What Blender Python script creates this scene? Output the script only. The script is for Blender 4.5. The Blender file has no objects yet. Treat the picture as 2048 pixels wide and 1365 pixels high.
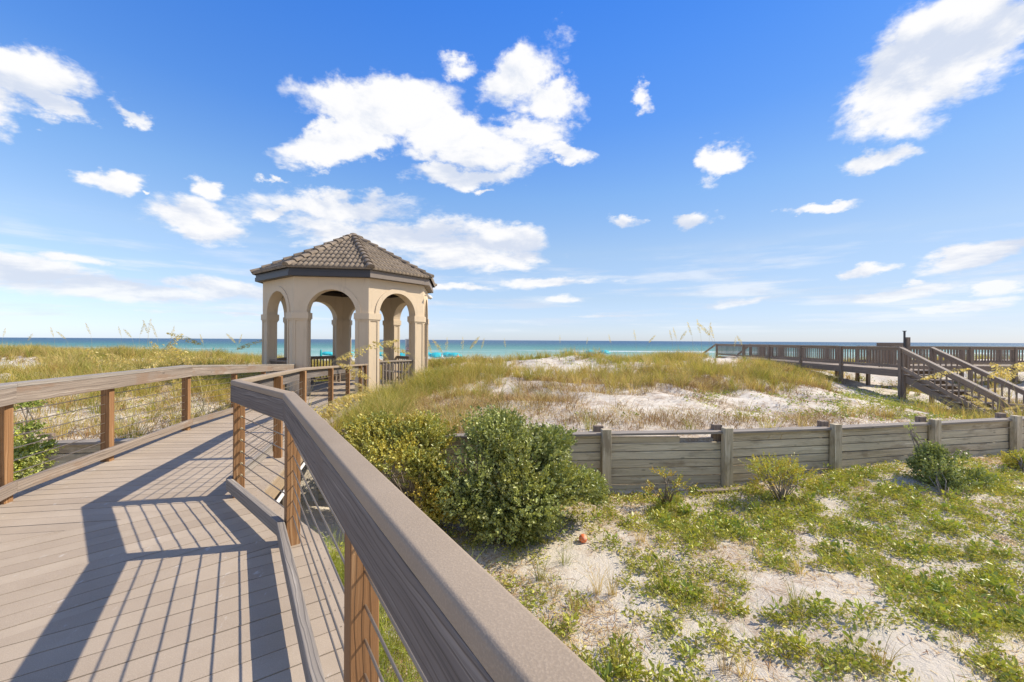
import bpy, bmesh, math, random
import numpy as np
from mathutils import Vector, Matrix
random.seed(7); rng = np.random.default_rng(11)
PI = math.pi
sc = bpy.context.scene
COL = sc.collection
# ------------------------------------------------------------------ camera, sky, sun, exposure
EYE = 1.38                      # eye height above the near deck (deck = z 0)
FPX, HZ, RHO = 830.0, -1.5, 0.0056
cd = bpy.data.cameras.new('camera'); cam = bpy.data.objects.new('camera', cd); COL.objects.link(cam)
cam.location = (0, 0, EYE); cam.rotation_euler = (PI/2, -RHO, 0)
cd.sensor_width = 36; cd.lens = FPX/2048*36; cd.shift_y = HZ/2048
cd.clip_start = 0.05; cd.clip_end = 60000
sc.camera = cam

def ray(px, py):
    dx, dy = px-1024, py-682.5
    c, s = math.cos(-RHO), math.sin(-RHO)
    return ((dx*c-dy*s)/FPX, -((dx*s+dy*c)-HZ)/FPX)
def W(px, py, Y):
    u, v = ray(px, py); return Vector((u*Y, Y, EYE+v*Y))

SUN_EL, SUN_AZ = math.radians(43), math.atan2(.978, .205)     # azimuth from +Y towards +X
sdir = Vector((math.sin(SUN_AZ)*math.cos(SUN_EL), math.cos(SUN_AZ)*math.cos(SUN_EL), math.sin(SUN_EL)))
ld = bpy.data.lights.new('sun', 'SUN'); lo = bpy.data.objects.new('sun', ld); COL.objects.link(lo)
ld.energy = 5.0; ld.angle = math.radians(.5); ld.color = (1, .90, .74)
lo.rotation_euler = sdir.to_track_quat('Z', 'Y').to_euler(); lo.location = (30, 10, 40)

class NT:
    """tiny node tree helper"""
    def __init__(s, tree): s.t = tree; s.n = tree.nodes; s.l = tree.links
    def new(s, kind, **k):
        n = s.n.new('ShaderNode'+kind)
        for a, b in k.items(): setattr(n, a, b)
        return n
    def put(s, sock, v):
        if isinstance(v, bpy.types.NodeSocket): s.l.new(v, sock)
        elif v is not None:
            if hasattr(sock.default_value, '__len__') and not hasattr(v, '__len__'): v = (v,)*len(sock.default_value)
            if hasattr(v, '__len__') and len(sock.default_value) == 4 and len(v) == 3: v = (*v, 1)
            sock.default_value = v
    def math(s, op, a, b=None, c=None, clamp=False):
        n = s.new('Math', operation=op, use_clamp=clamp); s.put(n.inputs[0], a)
        if b is not None: s.put(n.inputs[1], b)
        if c is not None: s.put(n.inputs[2], c)
        return n.outputs[0]
    def vmath(s, op, a, b=None):
        n = s.new('VectorMath', operation=op); s.put(n.inputs[0], a)
        if b is not None: s.put(n.inputs[1], b)
        return n.outputs['Value'] if op in ('LENGTH', 'DOT_PRODUCT') else n.outputs[0]
    def mix(s, f, a, b, mode='MIX'):
        n = s.new('Mix', data_type='RGBA', blend_type=mode); s.put(n.inputs[0], f); s.put(n.inputs[6], a); s.put(n.inputs[7], b)
        return n.outputs[2]
    def noise(s, vec, scale, detail=4, rough=.55, dist=0, out=0):
        n = s.new('TexNoise'); s.put(n.inputs['Vector'], vec); n.inputs['Scale'].default_value = scale
        n.inputs['Detail'].default_value = detail; n.inputs['Roughness'].default_value = rough; n.inputs['Distortion'].default_value = dist
        return n.outputs[out]
    def ramp(s, f, stops, interp='LINEAR'):
        n = s.new('ValToRGB'); s.put(n.inputs[0], f); r = n.color_ramp; r.interpolation = interp
        while len(r.elements) < len(stops): r.elements.new(.5)
        for e, (p, c) in zip(r.elements, stops):
            e.position = p; e.color = (*c, 1) if hasattr(c, '__len__') else (c, c, c, 1)
        return n.outputs[0]
    def step(s, f, a, b):
        n = s.new('MapRange', interpolation_type='SMOOTHSTEP'); s.put(n.inputs[0], f); n.inputs[1].default_value = a; n.inputs[2].default_value = b
        return n.outputs[0]
    def scale(s, vec, v, rot=None):
        n = s.new('Mapping'); s.put(n.inputs[0], vec); n.inputs['Scale'].default_value = v
        if rot: n.inputs['Rotation'].default_value = rot
        return n.outputs[0]

world = bpy.data.worlds.new('World'); sc.world = world; world.use_nodes = True
w = NT(world.node_tree); w.n.clear()
sky = w.new('TexSky', sky_type='NISHITA', sun_disc=False); sky.sun_elevation = SUN_EL; sky.sun_rotation = SUN_AZ
sky.air_density = 1.0; sky.dust_density = .25; sky.ozone_density = 2.2; sky.altitude = 0
tc = w.new('TexCoord'); D = tc.outputs['Generated']
sep = w.new('SeparateXYZ'); w.put(sep.inputs[0], w.vmath('NORMALIZE', D))
sx, sy, sz = sep.outputs
az = w.math('ARCTAN2', sx, sy); el = w.math('ARCSINE', sz)
# more saturated zenith, paler horizon (the photograph's processing of the same sky)
ST = [(.0, (.86, 1.03, 1.58)), (.037, (.90, .98, 1.38)), (.097, (1.06, 1.04, 1.20)), (.203, (1.28, 1.25, 1.28)), (.326, (1.07, 1.30, 1.50)), (.469, (.70, 1.17, 1.75)), (.586, (.56, 1.13, 1.90)), (.69, (.44, 1.07, 1.98))]
tint = w.ramp(w.math('DIVIDE', el, .8), [(e/.8, tuple(x*.5 for x in c)) for e, c in ST])
azf = w.math('SUBTRACT', 2.26, w.math('MULTIPLY', w.step(az, -.6, 1.15), .86))
skyc = w.mix(1, sky.outputs[0], w.mix(1, tint, azf, 'MULTIPLY'), 'MULTIPLY')
ae = w.new('CombineXYZ'); w.put(ae.inputs[0], az); w.put(ae.inputs[1], el); AE = ae.outputs[0]
def azel(px, py):
    u, v = ray(px, py); return math.atan(u), math.atan(v/math.sqrt(1+u*u))
# clouds: (px, py, half width, half height, tilt degrees, weight)
CL = [(985, 378, 34, 12, 0, .6), (565, 548, 44, 9, 0, .6),
      (60, 150, 160, 62, -14, 1), (95, 215, 75, 45, 10, .95), (-60, 190, 120, 60, 0, 1), (245, 238, 62, 30, 8, .8),
      (750, 212, 150, 62, -8, 1.0), (660, 285, 110, 36, -20, .95), (905, 135, 90, 40, 5, .7), (1050, 150, 88, 62, -25, 1), (1095, 205, 75, 50, 10, .95), (900, 272, 160, 50, 8, .95), (1040, 262, 90, 45, 0, .9),
      (1120, 305, 78, 26, 12, .7), (940, 350, 115, 26, -3, .9), (1290, 190, 36, 38, 30, .55), (245, 363, 76, 30, -6, .8), (407, 373, 54, 28, 8, .85), (308, 392, 22, 9, 0, .5), (555, 366, 34, 15, 12, .65),
      (415, 452, 118, 44, 8, .85), (680, 415, 190, 38, -6, .85), (560, 430, 60, 22, 0, .7), (840, 487, 255, 44, 4, .98), (1010, 485, 120, 38, 3, .9), (1000, 520, 150, 30, 0, .7),
      (1870, 110, 210, 105, -22, 1.15), (1780, 195, 105, 62, 28, .95), (1990, 60, 170, 90, -10, 1.1), (1735, 310, 92, 36, -8, .85), (1447, 315, 60, 40, -12, .8), (1225, 443, 46, 18, 8, .8), (1385, 438, 56, 21, 5, .8),
      (1640, 412, 118, 15, -3, .8), (1745, 542, 70, 14, -6, .6), (1950, 512, 120, 28, -12, .9), (2060, 480, 60, 22, -20, .8), (1830, 566, 36, 11, 0, .7), (1780, 588, 190, 15, -4, .7), (1500, 605, 200, 15, -7, .55), (2010, 575, 80, 18, -6, .85), (1930, 615, 190, 14, -5, .6), (1660, 640, 110, 8, -3, .4),
      (40, 545, 160, 40, 6, 1.0), (240, 578, 260, 24, 3, .95), (440, 580, 130, 26, 3, .9), (1090, 566, 150, 15, 0, .7), (1150, 598, 62, 12, 0, .6), (930, 578, 90, 12, 0, .6), (150, 520, 140, 20, 5, .5), (1200, 632, 200, 8, 0, .35), (500, 628, 260, 9, 0, .4), (60, 620, 160, 8, 0, .3)]
wv0 = w.new('CombineXYZ'); w.put(wv0.inputs[0], az); w.put(wv0.inputs[1], w.math('MULTIPLY', w.math('POWER', w.math('ADD', w.math('ABSOLUTE', el), .02), .62), 1.9)); w.put(wv0.inputs[2], sy)
def wnoise(sc_, det, amp, off):
    n = w.noise(w.vmath('ADD', wv0.outputs[0], (off, off*.7, 3.1)), sc_, det, .62, 0, 1)
    return w.vmath('MULTIPLY', w.vmath('SUBTRACT', n, (.5, .5, .5)), (amp, amp*.8, 0))
fl = w.new('CombineXYZ'); w.put(fl.inputs[0], 1.0); w.put(fl.inputs[1], w.math('ADD', .18, w.math('MULTIPLY', w.step(el, .02, .40), .82)))
warp = w.vmath('MULTIPLY', w.vmath('ADD', wnoise(5.5, 6, .17, 0), wnoise(20, 4, .05, 7.3)), fl.outputs[0])
AEW = w.vmath('ADD', AE, warp)
acc = None
for (px, py, a, b, tl, wt) in CL:
    A, E_ = azel(px, py); A2, _ = azel(px+a, py); _, E2 = azel(px, py-b)
    m = w.new('Mapping', vector_type='TEXTURE'); w.put(m.inputs[0], AEW)
    m.inputs['Location'].default_value = (A, E_, 0); m.inputs['Rotation'].default_value = (0, 0, -math.radians(tl))
    m.inputs['Scale'].default_value = (abs(A2-A)*1.09, abs(E2-E_)*1.12, 1)
    v = w.math('SUBTRACT', wt, w.vmath('LENGTH', m.outputs[0]))
    acc = v if acc is None else w.math('SMOOTH_MAX', acc, v, .10)
elw = w.math('POWER', w.math('ADD', w.math('ABSOLUTE', el), .02), .62)
nv = w.new('CombineXYZ'); w.put(nv.inputs[0], az); w.put(nv.inputs[1], w.math('MULTIPLY', elw, 2.3)); w.put(nv.inputs[2], w.math('MULTIPLY', w.math('SUBTRACT', 1, sy), .7))
n1 = w.noise(nv.outputs[0], 4.6, 7, .60, .25); n2 = w.noise(nv.outputs[0], 17, 4, .6)
# away from the photographed quarter of the sky the clouds are free noise
back = w.math('MULTIPLY', w.step(w.math('ABSOLUTE', az), .98, 1.25), w.math('SUBTRACT', w.noise(nv.outputs[0], 1.7, 3), .52))
acc = w.math('MAXIMUM', acc, w.math('ADD', w.math('MULTIPLY', back, 3.5), w.math('MULTIPLY', w.math('SUBTRACT', w.step(w.math('ABSOLUTE', az), .98, 1.25), 1), 4)))
dens = w.math('ADD', w.math('MULTIPLY', acc, 2.0), w.math('ADD', w.math('MULTIPLY', w.math('SUBTRACT', n1, .5), 4.4), w.math('MULTIPLY', w.math('SUBTRACT', n2, .5), .9)))
cm = w.step(dens, -.22, .80)
stv = w.new('CombineXYZ'); w.put(stv.inputs[0], w.math('MULTIPLY', az, 3.2)); w.put(stv.inputs[1], w.math('MULTIPLY', elw, 26)); w.put(stv.inputs[2], sy)
strk = w.math('MULTIPLY', w.math('MULTIPLY', w.step(w.noise(stv.outputs[0], 1.0, 6, .6), .46, .66), w.step(el, .24, .10)), .62)
cm = w.math('MAXIMUM', cm, strk)
cm = w.math('MULTIPLY', cm, w.step(el, .005, .04))
# soft grey-blue bases: the same noise sampled a little higher up
nv2 = w.vmath('ADD', nv.outputs[0], (.012, .050, 0))
n3 = w.noise(nv2, 4.6, 7, .60, .25)
relief = w.math('SUBTRACT', n3, n1)
soft = w.noise(w.vmath('ADD', nv.outputs[0], (3.1, .08, 2.0)), 3.4, 3, .5)
shade = w.step(w.math('ADD', w.math('ADD', w.math('MULTIPLY', relief, 3.4), w.math('MULTIPLY', w.math('SUBTRACT', soft, .5), 2.6)), w.math('MULTIPLY', w.step(el, .42, .05), .30)), -.15, .72)
cl_col = w.mix(shade, (7.95, 7.95, 8.05), (5.4, 5.95, 7.1))
lowhaze = w.step(el, .16, .0)
cl_col = w.mix(w.math('MULTIPLY', lowhaze, .45), cl_col, (6.4, 7.4, 8.3))
fin = w.mix(cm, skyc, cl_col)
bg = w.new('Background'); w.put(bg.inputs[0], fin); bg.inputs[1].default_value = .10
wo = w.new('OutputWorld'); w.l.new(bg.outputs[0], wo.inputs[0])

sc.view_settings.view_transform = 'Standard'; sc.view_settings.look = 'None'
sc.view_settings.exposure = .33; sc.view_settings.gamma = 1
sc.cycles.max_bounces = 6; sc.cycles.transparent_max_bounces = 4; sc.cycles.diffuse_bounces = 3; sc.cycles.glossy_bounces = 2
sc.cycles.use_denoising = True

# ------------------------------------------------------------------ object helpers
def tag(o, label=None, cat=None, group=None, kind=None):
    for k, v in (('label', label), ('category', cat), ('group', group), ('kind', kind)):
        if v: o[k] = v
    return o
def empty(name, loc=(0, 0, 0), label=None, cat=None, group=None):
    o = bpy.data.objects.new(name, None); o.empty_display_size = .2; COL.objects.link(o); o.location = loc
    return tag(o, label, cat, group)
class MB:
    """collects verts, faces and per-loop uvs (metres, u along the grain)"""
    def __init__(s): s.v = []; s.f = []; s.uv = []
    def face(s, pts, uvs=None):
        n = len(s.v); s.v += [tuple(p) for p in pts]; s.f.append(tuple(range(n, n+len(pts))))
        s.uv += list(uvs) if uvs else [(p[0], p[1]) for p in pts]
    def hexa(s, P, L=None, grain=0):
        # P: 8 corners, 0-3 start end ring, 4-7 finish end ring, same order
        n = len(s.v); s.v += [tuple(p) for p in P]
        P = [Vector(p) for p in P]; L = (P[4]-P[0]).length
        r = [0]
        for i in range(4): r.append(r[-1]+(P[(i+1) % 4]-P[i]).length)
        o = random.random()*50; o2 = random.random()*50
        for i in range(4):
            j = (i+1) % 4
            s.f.append((n+i, n+j, n+4+j, n+4+i)); s.uv += [(o, o2+r[i]), (o, o2+r[i+1]), (o+L, o2+r[i+1]), (o+L, o2+r[i])]
        s.f.append((n+3, n+2, n+1, n)); s.uv += [(o, o2), (o+.02, o2), (o+.02, o2+.1), (o, o2+.1)]
        s.f.append((n+4, n+5, n+6, n+7)); s.uv += [(o, o2), (o+.02, o2), (o+.02, o2+.1), (o, o2+.1)]
    def beam(s, a, b, wd, ht, up=(0, 0, 1), off=(0, 0), twist=0):
        """box from a to b; wd sideways, ht along up; off shifts (side, up)"""
        a, b = Vector(a), Vector(b); d = (b-a).normalized(); side = d.cross(Vector(up)).normalized(); u = side.cross(d).normalized()
        o = side*off[0]+u*off[1]; q = [(-1, -1), (1, -1), (1, 1), (-1, 1)]
        s.hexa([a+o+side*(x*wd/2)+u*(y*ht/2) for x, y in q]+[b+o+side*(x*wd/2)+u*(y*ht/2) for x, y in q])
    def box(s, c, sx_, sy_, sz_, rz=0):
        """upright box with its base centre at c, grain vertical"""
        c = Vector(c); X = Vector((math.cos(rz), math.sin(rz), 0)); Y = Vector((-math.sin(rz), math.cos(rz), 0)); q = [(-1, -1), (-1, 1), (1, 1), (1, -1)]
        lo_ = [c+X*(x*sx_/2)+Y*(y*sy_/2) for x, y in q]; s.hexa([p for p in lo_]+[p+Vector((0, 0, sz_)) for p in lo_])
    def prism(s, poly, z0, z1, zf=None):
        """vertical prism from a 2D polygon; z0/z1 numbers; zf(x,y) adds height"""
        f = zf or (lambda x, y: 0); n = len(poly)
        o = random.random()*50
        t = [(x, y, z1+f(x, y)) for x, y in poly]; b = [(x, y, z0+f(x, y)) for x, y in poly]
        s.face(t, [(x+o, y) for x, y in poly]); s.face(b[::-1], [(x+o, y) for x, y in poly[::-1]])
        for i in range(n):
            j = (i+1) % n; s.face([b[i], b[j], t[j], t[i]], [(0, 0), (.3, 0), (.3, .03), (0, .03)])
    def tube(s, pts, r, n=8, cap=True):
        pts = [Vector(p) for p in pts]; m = len(pts); rs = r if hasattr(r, '__len__') else [r]*m; rings = []; acc_ = 0
        prev = None
        for i, p in enumerate(pts):
            d = (pts[min(i+1, m-1)]-pts[max(i-1, 0)]).normalized()
            if prev is None: prev = d.orthogonal().normalized()
            sd = (prev-d*prev.dot(d)).normalized(); prev = sd; up = d.cross(sd)
            rings.append(len(s.v)); s.v += [tuple(p+(sd*math.cos(2*PI*k/n)+up*math.sin(2*PI*k/n))*rs[i]) for k in range(n)]
        for i in range(m-1):
            L = (pts[i+1]-pts[i]).length
            for k in range(n):
                j = (k+1) % n; a, b = rings[i], rings[i+1]
                s.f.append((a+k, a+j, b+j, b+k)); c = 2*PI*rs[i]/n; s.uv += [(acc_, k*c), (acc_, (k+1)*c), (acc_+L, (k+1)*c), (acc_+L, k*c)]
            acc_ += L
        if cap:
            s.f.append(tuple(rings[0]+k for k in range(n))[::-1]); s.uv += [(0, 0)]*n
            s.f.append(tuple(rings[-1]+k for k in range(n))); s.uv += [(0, 0)]*n
    def build(s, name, mat, parent=None, bevel=0, smooth=False, origin=None):
        if not s.v: return None
        me = bpy.data.meshes.new(name); v = np.array(s.v, dtype=float)
        if parent is not None: v = v-np.array(world_loc(parent))
        elif origin is not None: v = v-np.array(origin)
        me.from_pydata(v.tolist(), [], s.f)
        uvl = me.uv_layers.new(name='grain'); uvl.data.foreach_set('uv', np.array(s.uv, dtype=float).ravel())
        me.update()
        if smooth: me.polygons.foreach_set('use_smooth', [True]*len(me.polygons))
        o = bpy.data.objects.new(name, me); COL.objects.link(o); me.materials.append(mat)
        if parent is not None: o.parent = parent
        elif origin is not None: o.location = origin
        if bevel:
            bm_ = o.modifiers.new('edge', 'BEVEL'); bm_.width = bevel; bm_.segments = 2; bm_.limit_method = 'ANGLE'; bm_.angle_limit = math.radians(40)
        return o
def world_loc(o):
    v = Vector(o.location)
    while o.parent: o = o.parent; v += Vector(o.location)
    return tuple(v)
def copy_tree(o, parent=None):
    c = o.copy(); COL.objects.link(c); c.parent = parent
    for ch in list(o.children): copy_tree(ch, c)
    return c
def clip(poly, n, d):
    """keep the part of a 2D polygon with n.p >= d"""
    out = []
    for i in range(len(poly)):
        a, b = poly[i], poly[(i+1) % len(poly)]; fa, fb = n[0]*a[0]+n[1]*a[1]-d, n[0]*b[0]+n[1]*b[1]-d
        if fa >= 0: out.append(a)
        if (fa >= 0) != (fb >= 0): t = fa/(fa-fb); out.append((a[0]+(b[0]-a[0])*t, a[1]+(b[1]-a[1])*t))
    return out
def mesh_np(name, V, F, mat, col=None, parent=None, smooth=False, origin=None):
    """V (n,3), F (m,k) arrays -> object, optional per-vertex colour"""
    V = np.asarray(V, dtype=np.float32); F = np.asarray(F, dtype=np.int32)
    if origin is not None: V = V-np.array(origin, dtype=np.float32)
    me = bpy.data.meshes.new(name); k = F.shape[1]
    me.vertices.add(len(V)); me.vertices.foreach_set('co', V.ravel())
    me.loops.add(F.size); me.loops.foreach_set('vertex_index', F.ravel())
    me.polygons.add(len(F)); me.polygons.foreach_set('loop_start', np.arange(0, F.size, k, dtype=np.int32))
    me.update(calc_edges=True)
    if smooth: me.polygons.foreach_set('use_smooth', np.ones(len(F), dtype=bool))
    if col is not None:
        ca = me.color_attributes.new('tone', 'FLOAT_COLOR', 'POINT'); c4 = np.ones((len(V), 4), dtype=np.float32); c4[:, :3] = col
        ca.data.foreach_set('color', c4.ravel())
    o = bpy.data.objects.new(name, me); COL.objects.link(o); me.materials.append(mat)
    if parent is not None: o.parent = parent
    if origin is not None and parent is None: o.location = origin
    return o

# ------------------------------------------------------------------ materials
def mat(name):
    m = bpy.data.materials.new(name); m.use_nodes = True; t = NT(m.node_tree); t.n.clear()
    b = t.new('BsdfPrincipled'); o = t.new('OutputMaterial'); t.l.new(b.outputs[0], o.inputs[0])
    return m, t, b, o
def bump(t, b, h, strength=.3, dist=.01):
    n = t.new('Bump'); n.inputs['Strength'].default_value = strength; n.inputs['Distance'].default_value = dist; t.put(n.inputs['Height'], h)
    t.l.new(n.outputs[0], b.inputs['Normal'])
def wood(name, dark, mid, light, grain=1.0, rough=.8, streak=.5, knots=True, stain=None):
    m, t, b, o = mat(name)
    uv = t.new('UVMap', uv_map='grain').outputs[0]; isl = t.new('NewGeometry').outputs['Random Per Island']
    off = t.new('CombineXYZ'); t.put(off.inputs[0], t.math('MULTIPLY', isl, 37)); t.put(off.inputs[1], t.math('MULTIPLY', isl, 91))
    v = t.vmath('ADD', uv, off.outputs[0])
    warp = t.noise(t.scale(v, (1.2, 6, 1)), 1.6, 3, .5)
    wv = t.new('CombineXYZ'); sp = t.new('SeparateXYZ'); t.put(sp.inputs[0], v)
    t.put(wv.inputs[0], sp.outputs[0]); t.put(wv.inputs[1], t.math('ADD', sp.outputs[1], t.math('MULTIPLY', warp, .055)))
    g1 = t.noise(t.scale(wv.outputs[0], (1.3, 130*grain, 1)), 1, 5, .65)
    g2 = t.noise(t.scale(wv.outputs[0], (.7, 26*grain, 1)), 1, 4, .6)
    g3 = t.noise(t.scale(v, (.8, 3, 1)), 1.5, 3)
    g = t.math('ADD', t.math('MULTIPLY', g1, streak), t.math('MULTIPLY', g2, 1-streak))
    c = t.ramp(g, [(.40, dark), (.47, mid), (.53, mid), (.60, light)])
    wt_ = t.new('TexWave', wave_type='BANDS', bands_direction='Y', wave_profile='SAW'); t.put(wt_.inputs['Vector'], t.scale(wv.outputs[0], (.55, 9*grain, 1))); wt_.inputs['Scale'].default_value = 1.6
    wt_.inputs['Distortion'].default_value = 5.5; wt_.inputs['Detail'].default_value = 3; wt_.inputs['Detail Scale'].default_value = .8; wt_.inputs['Detail Roughness'].default_value = .6
    c = t.mix(t.step(g3, .35, .75), c, tuple(x*.9 for x in mid))
    ln_ = t.step(wt_.outputs['Fac'], .26, .02); c = t.mix(t.math('MULTIPLY', ln_, .62), c, tuple(x*.75 for x in dark))
    if stain: c = t.mix(t.math('MULTIPLY', t.step(t.noise(t.scale(v, (1, 3, 1)), 1.3, 5, .65), .50, .64), .7), c, stain)
    if knots:
        vo = t.new('TexVoronoi'); t.put(vo.inputs['Vector'], t.scale(v, (1.6, 5, 1))); vo.inputs['Scale'].default_value = 1.3
        kn = t.step(vo.outputs['Distance'], .11, .05); c = t.mix(t.math('MULTIPLY', kn, .7), c, tuple(x*.35 for x in dark))
    c = t.mix(.22, c, t.mix(isl, tuple(x*.6 for x in mid), tuple(min(1, x*1.35) for x in light)))
    t.put(b.inputs['Base Color'], c); b.inputs['Roughness'].default_value = rough; b.inputs['Specular IOR Level'].default_value = .25
    bump(t, b, t.math('SUBTRACT', g, t.math('MULTIPLY', ln_, .3)), .7, .005)
    return m
M = {}
M['rail'] = wood('weathered_rail_wood', (.085, .062, .048), (.27, .215, .17), (.46, .39, .32), streak=.45, stain=(.22, .13, .075))
M['raild'] = wood('dark_weathered_rail_wood', (.045, .038, .036), (.165, .14, .125), (.30, .265, .24), streak=.45, stain=(.13, .095, .075))
M['post'] = wood('orange_brown_post_wood', (.10, .045, .018), (.29, .145, .06), (.50, .32, .17), streak=.4)
M['toe'] = wood('grey_toe_rail_wood', (.075, .062, .052), (.27, .235, .20), (.48, .43, .37), streak=.55)
M['grey'] = wood('bleached_fence_wood', (.13, .10, .065), (.56, .465, .32), (.80, .72, .56), streak=.45, stain=(.17, .105, .055))
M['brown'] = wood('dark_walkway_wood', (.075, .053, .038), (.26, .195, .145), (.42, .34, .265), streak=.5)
M['tread'] = wood('painted_sun_tread_wood', (.14, .105, .08), (.34, .28, .225), (.52, .45, .37), streak=.5)  # lighter copy of the brown wood; sunlight is put into its colour
M['beamw'] = wood('yellow_joist_wood', (.14, .09, .05), (.30, .215, .135), (.44, .34, .23), streak=.4)
# composite decking
def composite(name, c0, c1, c2, planks=True):
    m, t, b, o = mat(name); tcx = t.new('TexCoord').outputs['Object']; isl = t.new('NewGeometry').outputs['Random Per Island']
    n = t.noise(tcx, 2.2, 5, .6); f = t.noise(tcx, 260, 2, .6); sm = t.noise(tcx, 14, 5, .7)
    c = t.ramp(n, [(.3, c0), (.7, c1)]); c = t.mix(t.math('MULTIPLY', isl, .6), c, c2)
    c = t.mix(t.math('MULTIPLY', t.step(f, .42, .75), .30), c, tuple(min(1, x*1.5) for x in c1))
    c = t.mix(t.math('MULTIPLY', t.step(sm, .30, .12), .6), c, tuple(x*.55 for x in c0))
    if planks:   # pale scuffs and dried salt
        sc_ = t.math('MULTIPLY', t.step(t.noise(t.scale(tcx, (9, 4, 1), (0, 0, .6)), 1.9, 6, .72), .60, .70), t.step(t.noise(tcx, 1.3, 2), .44, .58))
        c = t.mix(t.math('MULTIPLY', sc_, .55), c, (.62, .60, .57))
    t.put(b.inputs['Base Color'], c); b.inputs['Roughness'].default_value = .88; b.inputs['Specular IOR Level'].default_value = .15
    bump(t, b, f, .35, .002)
    return m
M['deck'] = composite('composite_decking', (.345, .278, .21), (.435, .36, .28), (.285, .225, .17))
M['cap'] = composite('composite_rail_cap', (.265, .21, .155), (.33, .265, .20), (.28, .22, .165), False)
def plain(name, c, rough=.6, metal=0, var=.15, sc_=8, bumps=0):
    m, t, b, o = mat(name); tcx = t.new('TexCoord').outputs['Object']
    n = t.noise(tcx, sc_, 5, .6); col = t.mix(n, tuple(x*(1-var) for x in c), tuple(min(1, x*(1+var)) for x in c))
    t.put(b.inputs['Base Color'], col); b.inputs['Roughness'].default_value = rough; b.inputs['Metallic'].default_value = metal
    if bumps: bump(t, b, t.noise(tcx, sc_*18, 3, .6), bumps, .004)
    return m
M['cable'] = plain('steel_cable', (.30, .24, .18), .4, .7)
M['steel'] = plain('brass_fitting', (.62, .50, .30), .35, .8)
M['pvc'] = plain('white_pipe', (.72, .70, .66), .45)
M['dark'] = plain('under_deck_timber', (.10, .075, .055), .9)
# stucco
m, t, b, o = mat('cream_stucco'); tcx = t.new('TexCoord').outputs['Object']
c = t.mix(t.noise(tcx, 1.1, 5, .6), (.60, .485, .345), (.68, .56, .415)); c = t.mix(t.math('MULTIPLY', t.step(t.noise(t.scale(tcx, (3, 3, .5)), 1.5, 5, .65), .55, .8), .35), c, (.38, .30, .20))
c = t.mix(t.math('MULTIPLY', t.step(t.noise(t.scale(tcx, (9, 9, .6)), 1.2, 4, .6), .58, .72), .30), c, (.33, .27, .19))
t.put(b.inputs['Base Color'], c); b.inputs['Roughness'].default_value = .9; b.inputs['Specular IOR Level'].default_value = .15
bump(t, b, t.noise(tcx, 60, 4, .7), .35, .004); M['stucco'] = m
# roof tile
m, t, b, o = mat('concrete_roof_tile'); tcx = t.new('TexCoord').outputs['Object']
n = t.noise(tcx, 3.2, 6, .65); c = t.ramp(n, [(.28, (.12, .092, .065)), (.5, (.225, .175, .125)), (.72, (.31, .25, .185))])
c = t.mix(t.math('MULTIPLY', t.step(t.noise(tcx, 22, 4, .7), .58, .75), .5), c, (.34, .31, .27))
vo = t.new('TexVoronoi'); t.put(vo.inputs['Vector'], tcx); vo.inputs['Scale'].default_value = 4.2; c = t.mix(.38, c, t.mix(vo.outputs['Color'], (.08, .065, .05), (.27, .215, .165)))
t.put(b.inputs['Base Color'], c); b.inputs['Roughness'].default_value = .9; bump(t, b, t.noise(tcx, 80, 3, .7), .5, .004); M['tile'] = m
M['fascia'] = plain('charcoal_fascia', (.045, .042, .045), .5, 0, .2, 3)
M['soffit_sun'] = plain('taupe_soffit_sunlit_fascia', (.20, .165, .14), .6, 0, .15, 5)  # taupe soffit colour, also sunlight painted on the sun-facing fascia boards
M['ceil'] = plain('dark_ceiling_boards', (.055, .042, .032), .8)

# terrain / sand
m, t, b, o = mat('dune_sand'); P_ = t.new('TexCoord').outputs['Object']
big = t.noise(P_, .55, 5, .6); md = t.noise(P_, 3.2, 6, .68, .4); fn = t.noise(P_, 34, 5, .7); gr = t.noise(P_, 420, 2, .6)
sand = t.mix(big, (.63, .575, .485), (.73, .675, .58))
sand = t.mix(t.math('MULTIPLY', t.step(gr, .5, .72), .22), sand, (.42, .36, .29))
lit = t.mix(fn, (.26, .165, .095), (.48, .34, .215))
mk = t.step(t.math('ADD', t.math('MULTIPLY', big, .55), t.math('MULTIPLY', md, .6)), .55, .66)
mk = t.math('MULTIPLY', mk, t.step(fn, .34, .62))
c = t.mix(t.math('MULTIPLY', mk, .85), sand, lit)
sp_ = t.step(t.noise(P_, 75, 3, .7), .64, .70); c = t.mix(t.math('MULTIPLY', sp_, .55), c, (.16, .105, .06))
# the beach by the water stays clean and pale
spz = t.new('SeparateXYZ'); t.put(spz.inputs[0], P_)
c = t.mix(t.math('MULTIPLY', t.step(spz.outputs[1], 9.5, 6.5), .32), c, (.50, .42, .32))
c = t.mix(t.step(spz.outputs[1], 36, 46), c, (.72, .68, .62)); c = t.mix(t.step(spz.outputs[1], 92, 99), c, (.42, .36, .29))
t.put(b.inputs['Base Color'], c); b.inputs['Roughness'].default_value = .95; b.inputs['Specular IOR Level'].default_value = .1
bump(t, b, t.math('ADD', t.math('MULTIPLY', md, .5), t.math('MULTIPLY', fn, .35)), .9, .06); M['sand'] = m

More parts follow.
